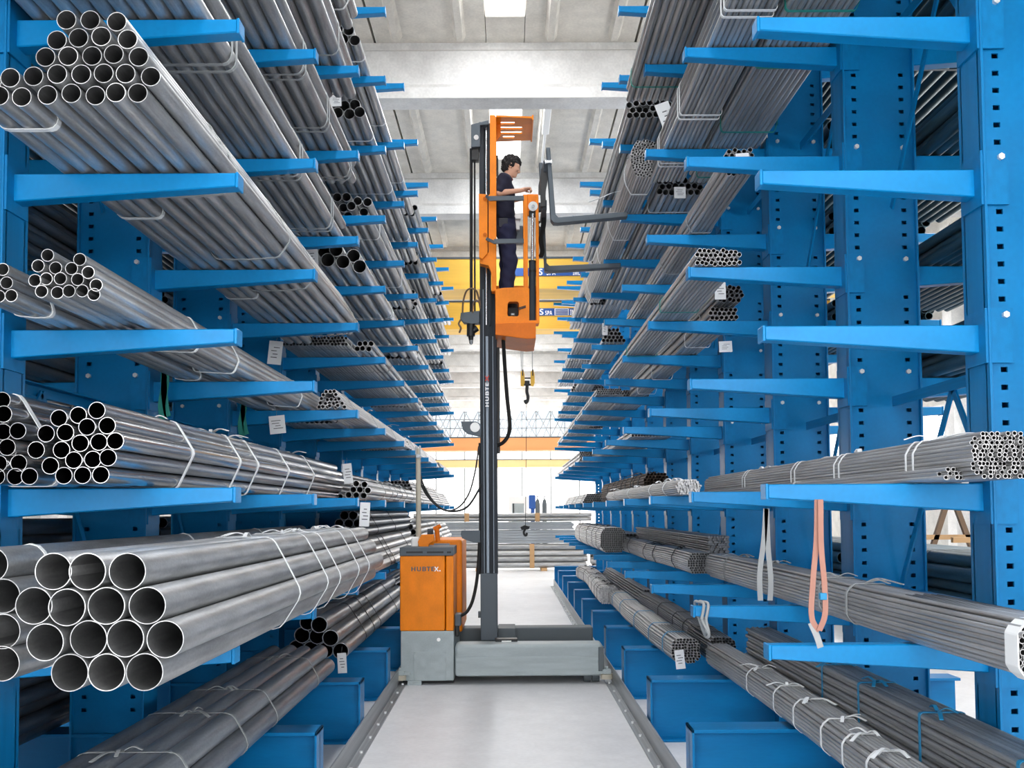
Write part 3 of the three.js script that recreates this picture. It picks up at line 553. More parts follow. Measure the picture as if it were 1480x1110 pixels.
bundle({ s: 1, l: 3, d: 9.12, r: 0.0212, x: [1.84, 2.12], rows: 4, wall: 0.0026, tags: [[1.99, LEVEL[3] - 0.21, 0.12, 0.1, 0.04, 0.03]], straps: [1.2, 3.6, 5], sm: 'w', slack: 0.04, label: 'bright-rimmed pipes on the fourth arm level against the right uprights' });
bundle({ s: 1, l: 3, d: 8.9, r: 0.0212, x: [1.86, 2.12], rows: 4, lift: 0.154, pack: 'round', dark: true, wall: 0.0026, straps: [0.8, 2.4, 4.2], sm: 'g', tags: [[1.9, LEVEL[3] + 0.26, 0.1, 0.17, 0.02]], label: 'dark pipes with white tag on top of bright-rimmed pipes, right rack' });
bundle({ s: 1, l: 3, d: 15.3, len: 5, r: 0.02, x: [1.75, 2.2], rows: 4, straps: [1, 3], sm: 'w' });
bundle({ s: 1, l: 3, d: 14.7, r: 0.0168, x: [1.31, 1.7], rows: 3, wall: 0.002, straps: [1.4, 4], sm: 'w', label: 'three rows of slim pipes near the arm tips, fourth level, right rack' });
bundle({ s: 1, l: 3, d: 20.8, r: 0.025, x: [1.33, 2.0], rows: 4 });
bundle({ s: 1, l: 4, d: 7.35, r: 0.0185, x: [1.6, 1.87], rows: 6, pack: 'round', wall: 0.0024, straps: [1.5, 3.0, 4.8], sm: 'g', slack: 0.03, tags: [[1.75, LEVEL[4] + 0.08, 0.1, 0.15, 0.05]] });
bundle({ s: 1, l: 4, d: 14.8, r: 0.03, x: [1.4, 1.8], rows: 4, pack: 'pile', wall: 0.003, straps: [0.5, 2, 4], sm: 'd', tags: [[1.45, LEVEL[4] + 0.2, 0.08, 0.18, 0]] });
bundle({ s: 1, l: 4, d: 20.9, r: 0.03, x: [1.33, 2.1], rows: 4, pack: 'pile' });
bundle({ s: 1, l: 5, d: 3.9, r: 0.019, x: [1.43, 1.78], rows: 8, straps: [2.5, 4.2, 5.3], sm: 'w', slack: 0.03, double: true });
bundle({ s: 1, l: 5, d: 3.8, len: 6.1, r: 0.021, x: [1.83, 2.32], rows: 5, straps: [2.6, 3.4, 4.6, 5.7], sm: 'e', slack: 0.04, label: 'slim grey pipes with green netting on the sixth arm level, right rack' });
const honeycomb = bundle({ s: 1, l: 5, d: 9.72, r: 0.0148, x: [1.22, 1.52], rows: 14, pack: 'round', wall: 0.003, straps: [0.5, 2.2, 3.6, 5.4], sm: 'w', slack: 0.03, sw: 0.03 });
bundle({ s: 1, l: 5, d: 10.3, r: 0.033, x: [1.56, 2.1], rows: 3, straps: [0.6, 3], sm: 'w', tags: [[1.8, LEVEL[5] + 0.02, 0.12, 0.12, 0]], label: 'medium pipes on the sixth arm level beside the honeycomb bundle' });
bundle({ s: 1, l: 5, d: 15.9, r: 0.028, x: [1.33, 1.9], rows: 4, pack: 'pile' });
bundle({ s: 1, l: 5, d: 22, len: 4.5, r: 0.03, x: [1.33, 2.0], rows: 4 });
bundle({ s: 1, l: 6, d: 3.8, r: 0.031, x: [1.2, 1.75], rows: 3, straps: [2.8, 5.6], sm: 'e', slack: 0.02 });
bundle({ s: 1, l: 6, d: 4.0, r: 0.016, x: [1.8, 2.3], rows: 5, dark: true, label: 'dark thin pipes on the seventh arm level against the right uprights' });
bundle({ s: 1, l: 6, d: 10.2, r: 0.034, x: [1.25, 1.9], rows: 3, wall: 0.003, jz: 0.05, straps: [1.2, 3.4], sm: 'g', tags: [[1.66, LEVEL[6] - 0.02, 0.15, 0.34, 0.35]] });
bundle({ s: 1, l: 6, d: 16.4, r: 0.035, x: [1.4, 2.0], rows: 3 });
bundle({ s: 1, l: 7, d: 4.4, r: 0.04, x: [1.6, 2.3], rows: 3 });
bundle({ s: 1, l: 7, d: 11, r: 0.04, x: [1.65, 2.3], rows: 2 });
bundle({ s: 1, l: 8, d: 10.5, r: 0.04, x: [1.7, 2.3], rows: 2, label: 'grey pipes on the top arm level of the right rack' });
bundle({ s: 1, l: 2, d: 24, len: 3.6, r: 0.02, x: [1.35, 2.1], rows: 4, run: 'last run' });
bundle({ s: 1, l: 4, d: 26.95 - 0.1, len: 1.2, r: 0.03, x: [1.4, 2.1], rows: 2, run: 'last run' });
part('strap_end', ribbon([at(896, 276, 10.6), at(884, 279, 10.5), at(868, 286, 10.4), at(851, 292, 10.4)], 0.03, 0.004), M.strapWhite, honeycomb, 'long loose white strap end');
// ---- outer sides of both racks, seen through the gaps between the uprights
for (const s of [-1, 1]) for (let l = s > 0 ? 0 : -1; l < 8; l++) for (const [d, w] of [[2.6, 'nearest run'], [9.0, 'second run']]) {
  if (s > 0 && (l === 1 || (l === 2 && d > 3))) continue;
  const x0 = RACK[s].face + COL_W + 0.08;
  bundle({ s, l, d, r: [0.05, 0.04, 0.045, 0.035, 0.04, 0.05, 0.035, 0.05][Math.max(0, l)], mats: s > 0 ? tealSteel : darkSteel, x: [x0, x0 + (l === 0 ? 0.7 : 0.95)], rows: s < 0 ? (l < 6 ? 7 : 4) : l % 2 ? 3 : 4, dark: true, run: w, straps: [1.2, 3.0, 4.6], sm: 'g', slack: 0.04,
    label: `dark pipes on the outer side of the ${s < 0 ? 'left' : 'right'} rack, ${l < 0 ? 'base beams' : LEVEL_WORD[l] + ' arm level'}, ${w}`, group: 'bundles on the outer sides of the racks' });
}
// slings hanging from the second arm level of the right rack
{
  const t = thing('lifting_sling', 'pink webbing sling hanging from the second arm of the right rack', 'sling', [at(1176, 724, 4.86).x, LEVEL[1], -4.86]);
  const z = -4.86, a = (x, y, dz = 0) => { const p = at(x, y, 4.86); return [p.x, p.y, z + dz]; };
  part('webbing', [hanging([a(1181, 722), a(1180, 780), a(1175, 840), a(1174, 896), a(1184, 912)], 0.026, 0.006), hanging([a(1184, 722, 0.02), a(1185, 790, 0.02), a(1190, 850, 0.02), a(1190, 890, 0.02), a(1183, 911, 0.01)], 0.026, 0.006)], M.slingPink, t);
  part('loop_end', hanging([a(1172, 900), a(1180, 918), a(1186, 936)], 0.03, 0.005), M.strapGrey, t);
  part('clip', box(a(1183, 868)[0], a(1193, 868)[0], a(0, 874)[1], a(0, 864)[1], z, z + 0.03, 0.004), M.strapTeal, t, 'teal clip');
  const u = thing('lifting_sling', 'grey webbing sling hanging behind the second arm from the camera, right rack', 'sling', [at(1106, 735, 6.9).x, LEVEL[1], -6.9]);
  const b = (x, y) => { const p = at(x, y, 6.85); return [p.x, p.y, -6.85]; };
  part('webbing', [hanging([b(1107, 735), b(1104, 780), b(1098, 830), b(1099, 868)], 0.035, 0.005), hanging([b(1108, 735), b(1110, 790), b(1114, 840), b(1113, 868)], 0.035, 0.005)], M.strapGrey, u);
}
// ------------------------------------------------------------------ lettering
const font = await new FontLoader().loadAsync('fonts/droid/droid_sans_bold.typeface.json');
function letters(str, w, h) {               // flat raised letters, w x h metres, origin at the lower left
  const g = new TextGeometry(str, { font, size: 1, depth: 0.05, curveSegments: 3, bevelEnabled: false });
  g.computeBoundingBox(); const b = g.boundingBox;
  return g.translate(-b.min.x, -b.min.y, 0).scale(w / (b.max.x - b.min.x), h / (b.max.y - b.min.y), 0.05);
}
// ------------------------------------------------------------------ the order-picking truck
const T = thing('side_loading_truck', 'orange and grey order picking truck with tall dark mast standing in the aisle', 'forklift', [0, 0, -12.6]);
{
  const D = 11.85;
  const body = part('chassis_cabinet', [pbox(579, 912, 656, 984, D, 1.9, 0.012)], M.chassis, T);
  part('cover_plate', pbox(598, 942, 645, 984, D - 0.008, 0.02, 0.004), M.chassis, body);
  part('screw', rod(at(634, 924.5, D - 0.012), at(634, 924.5, D + 0.01), 0.022, 12), M.white, body);
  part('foot_plate', pbox(589, 984, 609, 993, D - 0.03, 0.3, 0.004), M.chassis, body);
  part('plinth', pbox(582, 982, 655, 989, D + 0.12, 1.6), M.dark, body);
  const hood = part('battery_hood', [pbox(578, 803, 643, 912, D, 0.8, 0.014)], M.orange, T);
  part('hood_edge', pbox(644.2, 803, 655.5, 912, D + 0.005, 0.8, 0.014), M.orange, hood);
  const trim = part('hood_trim', pbox(577.5, 791, 655, 803.5, D - 0.015, 0.82, 0.008), M.graphite, hood);
  for (const [a, b] of [[587, 611], [617, 641], [646, 652]]) part('slot', pbox(a, 797, b, 799.5, D - 0.018, 0.01), M.black, hood);
  { // name on the hood: dark letters and a pale last one
    const p = at(594.5, 825.8, D - 0.004), w = at(628, 825.8, D - 0.004).x - p.x, q = at(628.2, 825.8, D - 0.004), h = at(0, 819.2, D).y - at(0, 825.8, D).y;
    part('lettering', letters('HUBTE', w, h).translate(p.x, p.y, -D), M.graphite, hood, 'dark company lettering');
    part('lettering', [letters('X', w * 0.2, h).translate(q.x - 0.006, q.y, -D), box(q.x + w * 0.2, q.x + w * 0.2 + 0.014, q.y, q.y + 0.014, -D, -D + 0.003)], M.signWhite, hood, 'pale last letter of the lettering');
  }
  const cab = part('drive_housing', pbox(598, 780, 668, 914, 12.68, 1.3, 0.03), M.orange, T);
  part('housing_panel', pbox(627, 785.5, 650, 790, 12.66, 0.3, 0.004), M.mastLight, cab);
  part('hose_socket', pbox(657, 888, 666, 905, 12.0, 0.25, 0.01), M.graphite, T);
  part('hose_socket', pbox(658, 902, 663, 920, 12.02, 0.2, 0.01), M.black, T);
  part('lever_bracket', [pplate([[606, 793], [604, 783], [609, 773], [627, 772.5], [627, 782], [620, 786], [618, 793]], 12.15, 0.12, [], 0.004)], M.orange, T);
  part('control_box', pbox(594, 776, 606, 793, 12.2, 0.15, 0.02), M.white, T);
  part('emergency_handle', [rod(at(633, 783, 12.3), at(631, 762, 12.3), 0.03, 10), rod(at(627, 765, 12.3), at(637, 760, 12.3), 0.028, 10)], M.orangeDeep, T);
  part('cable_drum', rod(at(618, 770, 12.35), at(626, 770, 12.35), 0.05, 14), M.mast, T);
  const post = part('antenna_post', rod(at(605, 790, 12.3), at(604.5, 648, 12.3), 0.033, 12, 0.03), M.beige, T);
  part('cable_clamp', [pbox(601, 656, 608, 662, 12.25, 0.09, 0.006), pbox(600, 645, 604, 657, 12.28, 0.04, 0.006), pbox(605.5, 644, 608, 668, 12.28, 0.03, 0.004)], M.galv, post);
  const dp = 12.35, path = l => l.map(([x, y, d]) => at(x, y, d ?? dp));
  part('cable', tube(path([[603, 660], [606, 690], [616, 714], [636, 734], [656, 739], [676, 732], [692, 708], [695, 700]]), 0.013), M.black, T);
  part('cable', tube(path([[606, 660], [608, 688], [620, 716], [640, 736], [660, 735], [677, 715], [687, 680], [692, 645]]), 0.01), M.black, T);
  // load arms across the aisle
  const arm = part('load_arm', pbox(657, 931, 872, 978, D - 0.02, 0.34, 0.045), M.chassis, T);
  part('arm_strip', pbox(659, 949, 865, 976, D - 0.034, 0.03, 0.004), M.chassis, arm);
  part('arm_end', pbox(865, 935, 873, 974, D - 0.03, 0.3, 0.01), M.chassisDark, arm);
  part('load_arm', pbox(657, 907, 857, 936, 13.3, 0.3, 0.02), M.chassisDark, T);
  part('cross_track', pbox(720, 908, 745, 932, 12.95, 0.5, 0.01), M.chassisDark, T);
  part('deck', box(at(657, 940, 12.4).x, at(850, 940, 12.4).x, 0.1, 0.3, -13.4, -12.1), M.chassisDark, T);
  const sensor = part('sensor_box', pbox(716, 923.5, 748, 933, 12.05, 0.14, 0.006), M.black, T);
  part('sensor_label', pbox(725, 926, 739, 931, 12.04, 0.02), M.white, sensor);
  for (const [x0, x1] of [[835, 845], [847, 857]]) {
    const a = at((x0 + x1) / 2, 985, D + 0.06);
    part('wheel', rod([at(x0, 0, D + 0.06).x, 0.075, -D - 0.16], [at(x1, 0, D + 0.06).x, 0.075, -D - 0.16], 0.075, 24), M.chassisDark, T);
  }
  for (const [x, y, s] of [[578, 983, -1], [877, 978, 1]]) {
    const p = at(x, y, D - 0.02);
    const r = part('guide_roller', rod([p.x, 0.06, p.z - 0.02], [p.x, 0.115, p.z - 0.02], 0.072, 24), M.beige, T);
    part('roller_bracket', [box(p.x - 0.05, p.x + 0.05, 0.115, 0.17, p.z - 0.07, p.z + 0.03, 0.01), rod([p.x, 0.11, p.z - 0.02], [p.x, 0.2, p.z - 0.02], 0.02, 10), box(Math.min(p.x, p.x - s * 0.12), Math.max(p.x, p.x - s * 0.12), 0.12, 0.15, p.z - 0.06, p.z + 0.02)], M.chassis, r);
  }
  // mast
  const mast = new THREE.Group(); mast.name = 'mast'; T.add(mast);
  part('mast_foot', [pbox(694.5, 829, 719, 926, 12.46, 0.32, 0.008), pbox(691, 884, 695, 893, 12.5, 0.1, 0.004)], M.graphite, mast);
  part('outer_mast', [pbox(694, 418, 699.5, 830, 12.5, 0.26, 0.006), pbox(713, 418, 718.5, 830, 12.5, 0.26, 0.006), pbox(697, 420, 716, 830, 12.58, 0.1)], M.mast, mast);
  part('mast_guide', [pbox(702.5, 486, 706.5, 829, 12.54, 0.05, 0.003), pbox(698.6, 418, 699.8, 829, 12.49, 0.02, 0.003), pbox(712.4, 486, 713.6, 829, 12.49, 0.02, 0.003)], M.mastLight, mast);
  part('inner_mast', [pbox(693, 176, 700, 470, 12.56, 0.2, 0.006), pbox(705, 178, 709, 470, 12.56, 0.2, 0.006), pbox(696, 180, 708, 470, 12.64, 0.06)], M.mast, mast);
  part('piston_rod', rod(at(702.8, 178, 12.6), at(702.8, 470, 12.6), 0.022, 12), M.chrome, mast);
  part('side_rail', pbox(718.5, 502, 722.5, 655, 12.6, 0.1, 0.004), M.black, mast);
  part('side_rail', pbox(692, 640, 694.5, 830, 12.6, 0.1, 0.004), M.black, mast);
  const head = part('mast_head', [pplate([[681, 180], [706, 173.5], [706, 180], [694, 181], [694, 212], [681, 213]], 12.48, 0.2, [], 0.004)], M.graphite, mast);
  part('sheave_bolt', rod(at(688.3, 198.5, 12.46), at(688.3, 198.5, 12.5), 0.031, 16), M.white, head);
  part('chain_guard', pbox(681.5, 212, 692, 231, 12.52, 0.12, 0.006), M.black, head);
  part('chain', [rod(at(680.5, 215, 12.6), at(680.5, 462, 12.6), 0.016, 6), rod(at(682.6, 215, 12.6), at(682.6, 462, 12.6), 0.007, 6)], M.dark, mast);
  part('chain', rod(at(686, 215, 12.6), at(686.3, 462, 12.6), 0.013, 6), M.dark, mast);
  { // name up the mast
    const p = at(706.6, 588, 12.5), L = at(0, 557, 12.5).y - p.y, w = p.x - at(701.6, 588, 12.5).x;
    part('lettering', letters('HUBTE', L, w).rotateZ(Math.PI / 2).translate(p.x, p.y, -12.485), M.signWhite, mast, 'pale company lettering up the mast');
    part('lettering', letters('X', L * 0.26, w).rotateZ(Math.PI / 2).translate(p.x, p.y + L * 1.04, -12.485), std(0xd03a28, 0.5), mast, 'red last letter on the mast');
  }
  part('cable_arm', pplate([[667, 767], [694, 767], [694, 785], [684, 784], [668, 778], [666, 772]], 12.46, 0.06, [], 0.004), M.graphite, T);
  const fl = part('cable_arm', pplate([[666, 609], [688, 609], [695, 613], [695, 631], [676, 627], [669, 621]], 12.44, 0.08, [], 0.004), M.graphite, T);
  part('badge', rod(at(686.5, 617.5, 12.42), at(686.5, 617.5, 12.45), 0.06, 24), M.white, fl);
  part('hose', tube(path([[693, 784, 12.44], [692, 805, 12.44], [689, 840, 12.4], [683, 868, 12.3], [675, 884, 12.2], [666, 890, 12.1]]), 0.02), M.rubber, T);
  part('hose', tube(path([[727, 484, 12.5], [729, 520, 12.5], [733, 575, 12.5], [737, 612, 12.5], [735, 628, 12.52], [728, 639, 12.56], [719, 644, 12.6]]), 0.024), M.rubber, T);
  // hose tensioner left of the mast
  const hb = part('hose_bracket', pplate([[666, 452], [693, 449], [693, 467], [682, 468], [670, 466], [665, 460]], 12.4, 0.12, [], 0.004), M.graphite, T);
  part('tensioner', [rod(at(680.5, 466, 12.45), at(680.5, 486, 12.45), 0.052, 14), rod(at(680.5, 486, 12.45), at(681, 497, 12.45), 0.036, 12, 0.02), rod(at(690, 474, 12.45), at(684, 478, 12.45), 0.04, 10)], M.black, hb);
  part('tensioner_tip', rod(at(681, 492, 12.44), at(681, 498, 12.44), 0.026, 10, 0.012), M.galv, hb);
  part('hose', tube(path([[668.5, 452], [669.5, 436], [674, 421], [681, 417], [688, 420], [692, 431], [694, 442]]), 0.011), M.brown, T);
  part('hose', tube(path([[683, 452], [684, 439], [688, 434], [692, 437], [694, 446]]), 0.01), M.brown, T);
  part('cable_tail', tube(path([[666, 462], [663, 468], [666, 474], [664, 481]]), 0.012), M.brown, T);
  // lifting cabin
  const cabin = new THREE.Group(); cabin.name = 'lifting_cabin'; T.add(cabin);
  part('cabin_post', [pplate([[708, 166], [715, 166], [717.3, 170], [717.3, 421], [710.5, 421], [710, 394], [706, 384], [694, 381], [693, 371], [706, 365], [706, 283], [708, 280]], 12.3, 0.14, [], 0.004)], M.orange, cabin);
  part('cabin_plate', [pplate([[692, 280], [704.5, 281], [704.8, 366], [697, 374.5], [692.5, 372]], 12.26, 0.02, [], 0.003)], M.orange, cabin);
  for (const y of [287, 339]) part('bolt', rod(at(701, y, 12.24), at(701, y, 12.27), 0.024, 10), M.orangeDeep, cabin);
  { // roof guard: a slotted plate on a gusset
    const a = at(717, 171, 12.3), b = at(770.5, 171, 12.3), y = a.y, sh = new THREE.Shape([[a.x, 12.25], [b.x, 12.3], [b.x, 13.05], [a.x, 13.1]].map(q => new THREE.Vector2(...q)));
    for (const [z, xa, xb] of [[12.42, 0.12, 0.5], [12.58, 0.1, 0.72], [12.74, 0.1, 0.72], [12.9, 0.18, 0.5]]) { const w = b.x - a.x; sh.holes.push(new THREE.Path([[a.x + w * xa, z], [a.x + w * xb, z], [a.x + w * xb, z + 0.08], [a.x + w * xa, z + 0.08]].map(q => new THREE.Vector2(...q)))); }
    const g = new THREE.ExtrudeGeometry(sh, { depth: 0.02, bevelEnabled: false }).rotateX(-Math.PI / 2).translate(0, y, 0);
    part('roof_guard', g, M.orange, cabin);
    part('roof_guard_rim', box(b.x - 0.015, b.x + 0.005, y - 0.02, y + 0.04, -13.05, -12.3), M.orange, cabin);
    part('roof_gusset', pplate([[712, 173], [724, 172], [724, 196], [717, 205], [712, 200]], 12.5, 0.02), M.orangeDeep, cabin);
    part('roof_gusset', pplate([[717, 172], [724, 172], [717, 205]], 12.85, 0.02), M.orangeDeep, cabin);
  }
  part('front_panel', pplate([[716, 418], [728, 416], [758, 415], [765, 417], [765, 467], [716, 468]], 12.22, 0.02, [[[733.5, 438], [736, 435.5], [748, 435.5], [750.5, 438], [750.5, 455], [748, 457.5], [735, 457.5], [732.5, 455]]], 0.003), M.orange, cabin);
  part('panel_rib', [pbox(733.5, 416, 735, 426, 12.21, 0.02), pbox(748.5, 416, 750, 426, 12.21, 0.02)], M.orange, cabin);
  part('back_panel', pplate([[716, 413], [775, 413], [775, 467], [716, 467]], 13.15, 0.02), M.orange, cabin);
  part('cabin_floor', box(at(716, 433, 12.7).x, at(775, 433, 12.7).x, at(730, 433, 12.72).y - 0.03, at(730, 433, 12.72).y, -13.15, -12.26), M.orangeDeep, cabin);
  part('pump', [rod(at(741, 440, 12.6), at(741, 458, 12.6), 0.06, 12), pbox(734, 444, 749, 458, 12.5, 0.2, 0.01)], M.dark, cabin);
  part('pump_fitting', [pbox(738, 452, 744, 456, 12.46, 0.05, 0.01)], M.galv, cabin);
  part('latch', [bar(at(750, 445, 12.2), at(760, 442, 12.2), 0.012, 0.01), bar(at(750, 447, 12.2), at(760, 444, 12.2), 0.012, 0.01)], M.dark, cabin);
  const under = part('underbody', pplate([[716, 468], [774.5, 466], [774.5, 489], [762, 490], [716, 484]], 12.18, 0.98, [], 0.006), M.orangeDeep, cabin);
  for (const [y, x0] of [[475, 734], [480.5, 730]]) for (let k = 0; k < 4; k++) part('louver', pbox(x0 + 7.4 * k, y - 0.9 + 0.2 * k, x0 + 7.4 * k + 6.6, y + 0.9 + 0.2 * k, 12.175, 0.02), M.dark, under);
  part('side_post', pbox(756.5, 281, 763, 467, 12.26, 0.1, 0.006), M.orange, cabin);
  part('side_post', pbox(774.7, 283, 779, 466, 12.22, 0.1, 0.006), M.orange, cabin);
  part('post_cap', pbox(762, 280.5, 778, 311, 12.3, 0.06, 0.006), M.orange, cabin);
  part('foot_bracket', pbox(760, 463, 779, 467.5, 12.2, 0.2, 0.004), M.orange, cabin);
  const cyl = part('lift_cylinder', rod(at(769, 464, 12.26), at(769.3, 378, 12.26), 0.044, 18), M.mast, cabin);
  part('cylinder_collar', [rod(at(769.3, 394, 12.26), at(769.3, 391, 12.26), 0.047, 18), rod(at(769.3, 380, 12.26), at(769.3, 377, 12.26), 0.047, 18)], M.black, cyl);
  part('piston_rod', rod(at(769.4, 378, 12.26), at(770, 309, 12.26), 0.02, 14), M.chrome, cyl);
  part('rod_eye', pbox(764.5, 304, 775.5, 313, 12.25, 0.06, 0.01), M.dark, cyl);
  const disc = part('pivot_disc', rod(at(770.4, 298, 12.2), at(770.4, 298, 12.27), 0.058, 28), M.white, cabin);
  part('pivot_pin', rod(at(770.4, 298, 12.18), at(770.4, 298, 12.22), 0.02, 12), M.galv, disc);
  for (const [y, xa] of [[287, 707], [349, 714]]) part('handrail', [bar(at(xa, y, 12.2), at(757, y - 0.4, 12.2), 0.055, 0.03), bar(at(703, y - 4, 12.22), at(xa + 2, y + 2, 12.2), 0.035, 0.03)], M.graphite, cabin);
  part('control_panel', [pbox(742, 308, 753, 316, 12.75, 0.1, 0.01), pbox(744, 318, 751, 332, 12.8, 0.06, 0.01)], M.white, cabin);
  part('control_column', [pbox(742, 326, 756, 352, 12.85, 0.1, 0.01)], M.graphite, cabin);
  part('headrest', pbox(717, 224, 720, 245, 12.6, 0.3, 0.02), M.black, cabin);
  // load forks reaching into the rack beside the cabin
  const fk = new THREE.Group(); fk.name = 'fork_carriage'; T.add(fk);
  part('fork', pplate([[789.5, 213], [795, 213], [803, 310], [807, 314], [907, 306], [907, 313], [806, 322.5], [800, 322], [796, 317]], 10.74, 0.11, [], 0.005), M.graphite, fk);
  part('fork', pplate([[779, 235], [784.5, 235], [790, 380], [794, 384], [897, 380], [897, 386], [792, 392.5], [787, 391]], 12.68, 0.12, [], 0.005), M.graphite, fk);
  part('fork_bolt', [rod(at(789, 234, 10.72), at(796, 234, 10.72), 0.02, 8), rod(at(787.5, 234, 10.72), at(789, 234, 10.72), 0.03, 10), rod(at(796, 234, 10.72), at(797.5, 234, 10.72), 0.03, 10)], M.chrome, fk);
  part('fork_plate', pplate([[782, 244], [788.5, 243], [793, 252], [789, 275], [788, 298], [781.5, 298]], 10.82, 0.08), M.black, fk);
  part('carriage_bar', [bar(at(789, 240, 10.8), at(781, 275, 12.7), 0.12, 0.05), bar(at(787, 296, 10.85), at(783, 326, 12.7), 0.1, 0.05)], M.mast, fk);
  part('hose', tube([at(785, 285, 11.4), at(786, 320, 11.6), at(782, 345, 11.8), at(784, 362, 11.9), at(782, 370, 12)], 0.03), M.rubber, fk);
  part('carriage_link', [bar(at(777, 330, 12.3), at(786, 330, 12.3), 0.16, 0.08), bar(at(777, 300, 12.3), at(786, 300, 12.3), 0.1, 0.08)], M.mast, fk);
  part('grommet', [rod(at(781.5, 325, 11.9), at(781.5, 325, 11.95), 0.022, 12)], M.white, fk);
}

// ------------------------------------------------------------------ the operator
function surfaceNet(f, lo, hi, h) {         // mesh of the zero surface of f over a box
  const n = [0, 1, 2].map(i => Math.ceil((hi[i] - lo[i]) / h) + 1), [nx, ny, nz] = n, v = new Float32Array(nx * ny * nz);
  const id = (x, y, z) => x + nx * (y + ny * z);
  for (let z = 0; z < nz; z++) for (let y = 0; y < ny; y++) for (let x = 0; x < nx; x++) v[id(x, y, z)] = f(lo[0] + x * h, lo[1] + y * h, lo[2] + z * h);
  const P = [], I = [], vi = new Int32Array(nx * ny * nz).fill(-1);
  for (let z = 0; z < nz - 1; z++) for (let y = 0; y < ny - 1; y++) for (let x = 0; x < nx - 1; x++) {
    let c = 0, sx = 0, sy = 0, sz = 0;
    for (let e = 0; e < 12; e++) {
      const ax = e >> 2, a = e & 1, b = (e >> 1) & 1, p = [x, y, z], q = [x, y, z], u = (ax + 1) % 3, w = (ax + 2) % 3;
      p[u] += a; q[u] += a; p[w] += b; q[w] += b; q[ax] += 1;
      const va = v[id(...p)], vb = v[id(...q)];
      if ((va < 0) !== (vb < 0)) { const t = va / (va - vb); p[ax] += t; sx += p[0]; sy += p[1]; sz += p[2]; c++; }
    }
    if (c) { vi[id(x, y, z)] = P.length / 3; P.push(lo[0] + sx / c * h, lo[1] + sy / c * h, lo[2] + sz / c * h); }
  }
  for (let z = 1; z < nz - 1; z++) for (let y = 1; y < ny - 1; y++) for (let x = 1; x < nx - 1; x++) for (let ax = 0; ax < 3; ax++) {
    const q = [x, y, z]; q[ax]++;
    const a = v[id(x, y, z)] < 0, b = v[id(...q)] < 0;
    if (a === b) continue;
    const u = (ax + 1) % 3, w = (ax + 2) % 3, at4 = (i, j) => { const r = [x, y, z]; r[u] -= i; r[w] -= j; return vi[id(...r)]; };
    const k = [at4(0, 0), at4(1, 0), at4(1, 1), at4(0, 1)];
    if (a) I.push(k[0], k[1], k[2], k[0], k[2], k[3]); else I.push(k[0], k[2], k[1], k[0], k[3], k[2]);
  }
  const g = new THREE.BufferGeometry(); g.setAttribute('position', new THREE.Float32BufferAttribute(P, 3)); g.setIndex(I); g.computeVertexNormals();
  return g;
}
const capsule = (p, a, b, ra, rb) => {
  const dx = b.x - a.x, dy = b.y - a.y, dz = b.z - a.z, L = dx * dx + dy * dy + dz * dz || 1e-9;
  const t = Math.max(0, Math.min(1, ((p[0] - a.x) * dx + (p[1] - a.y) * dy + (p[2] - a.z) * dz) / L));
  return Math.hypot(p[0] - a.x - t * dx, p[1] - a.y - t * dy, p[2] - a.z - t * dz) - (ra + (rb - ra) * t);
};
const ellip = (p, c, rx, ry, rz, tilt = 0) => {
  const X = p[0] - c.x, Y = p[1] - c.y, ct = Math.cos(tilt), st = Math.sin(tilt), x = (ct * X + st * Y) / rx, y = (-st * X + ct * Y) / ry, z = (p[2] - c.z) / rz, k = Math.hypot(x, y, z);
  return (k - 1) * Math.min(rx, ry, rz);
};
const smin = (a, b, k) => { const h = Math.max(k - Math.abs(a - b), 0) / k; return Math.min(a, b) - h * h * k * 0.25; };
const field = (bones, k) => p => { let d = 1e3; for (const b of bones) d = smin(d, b(p), k); return d; };
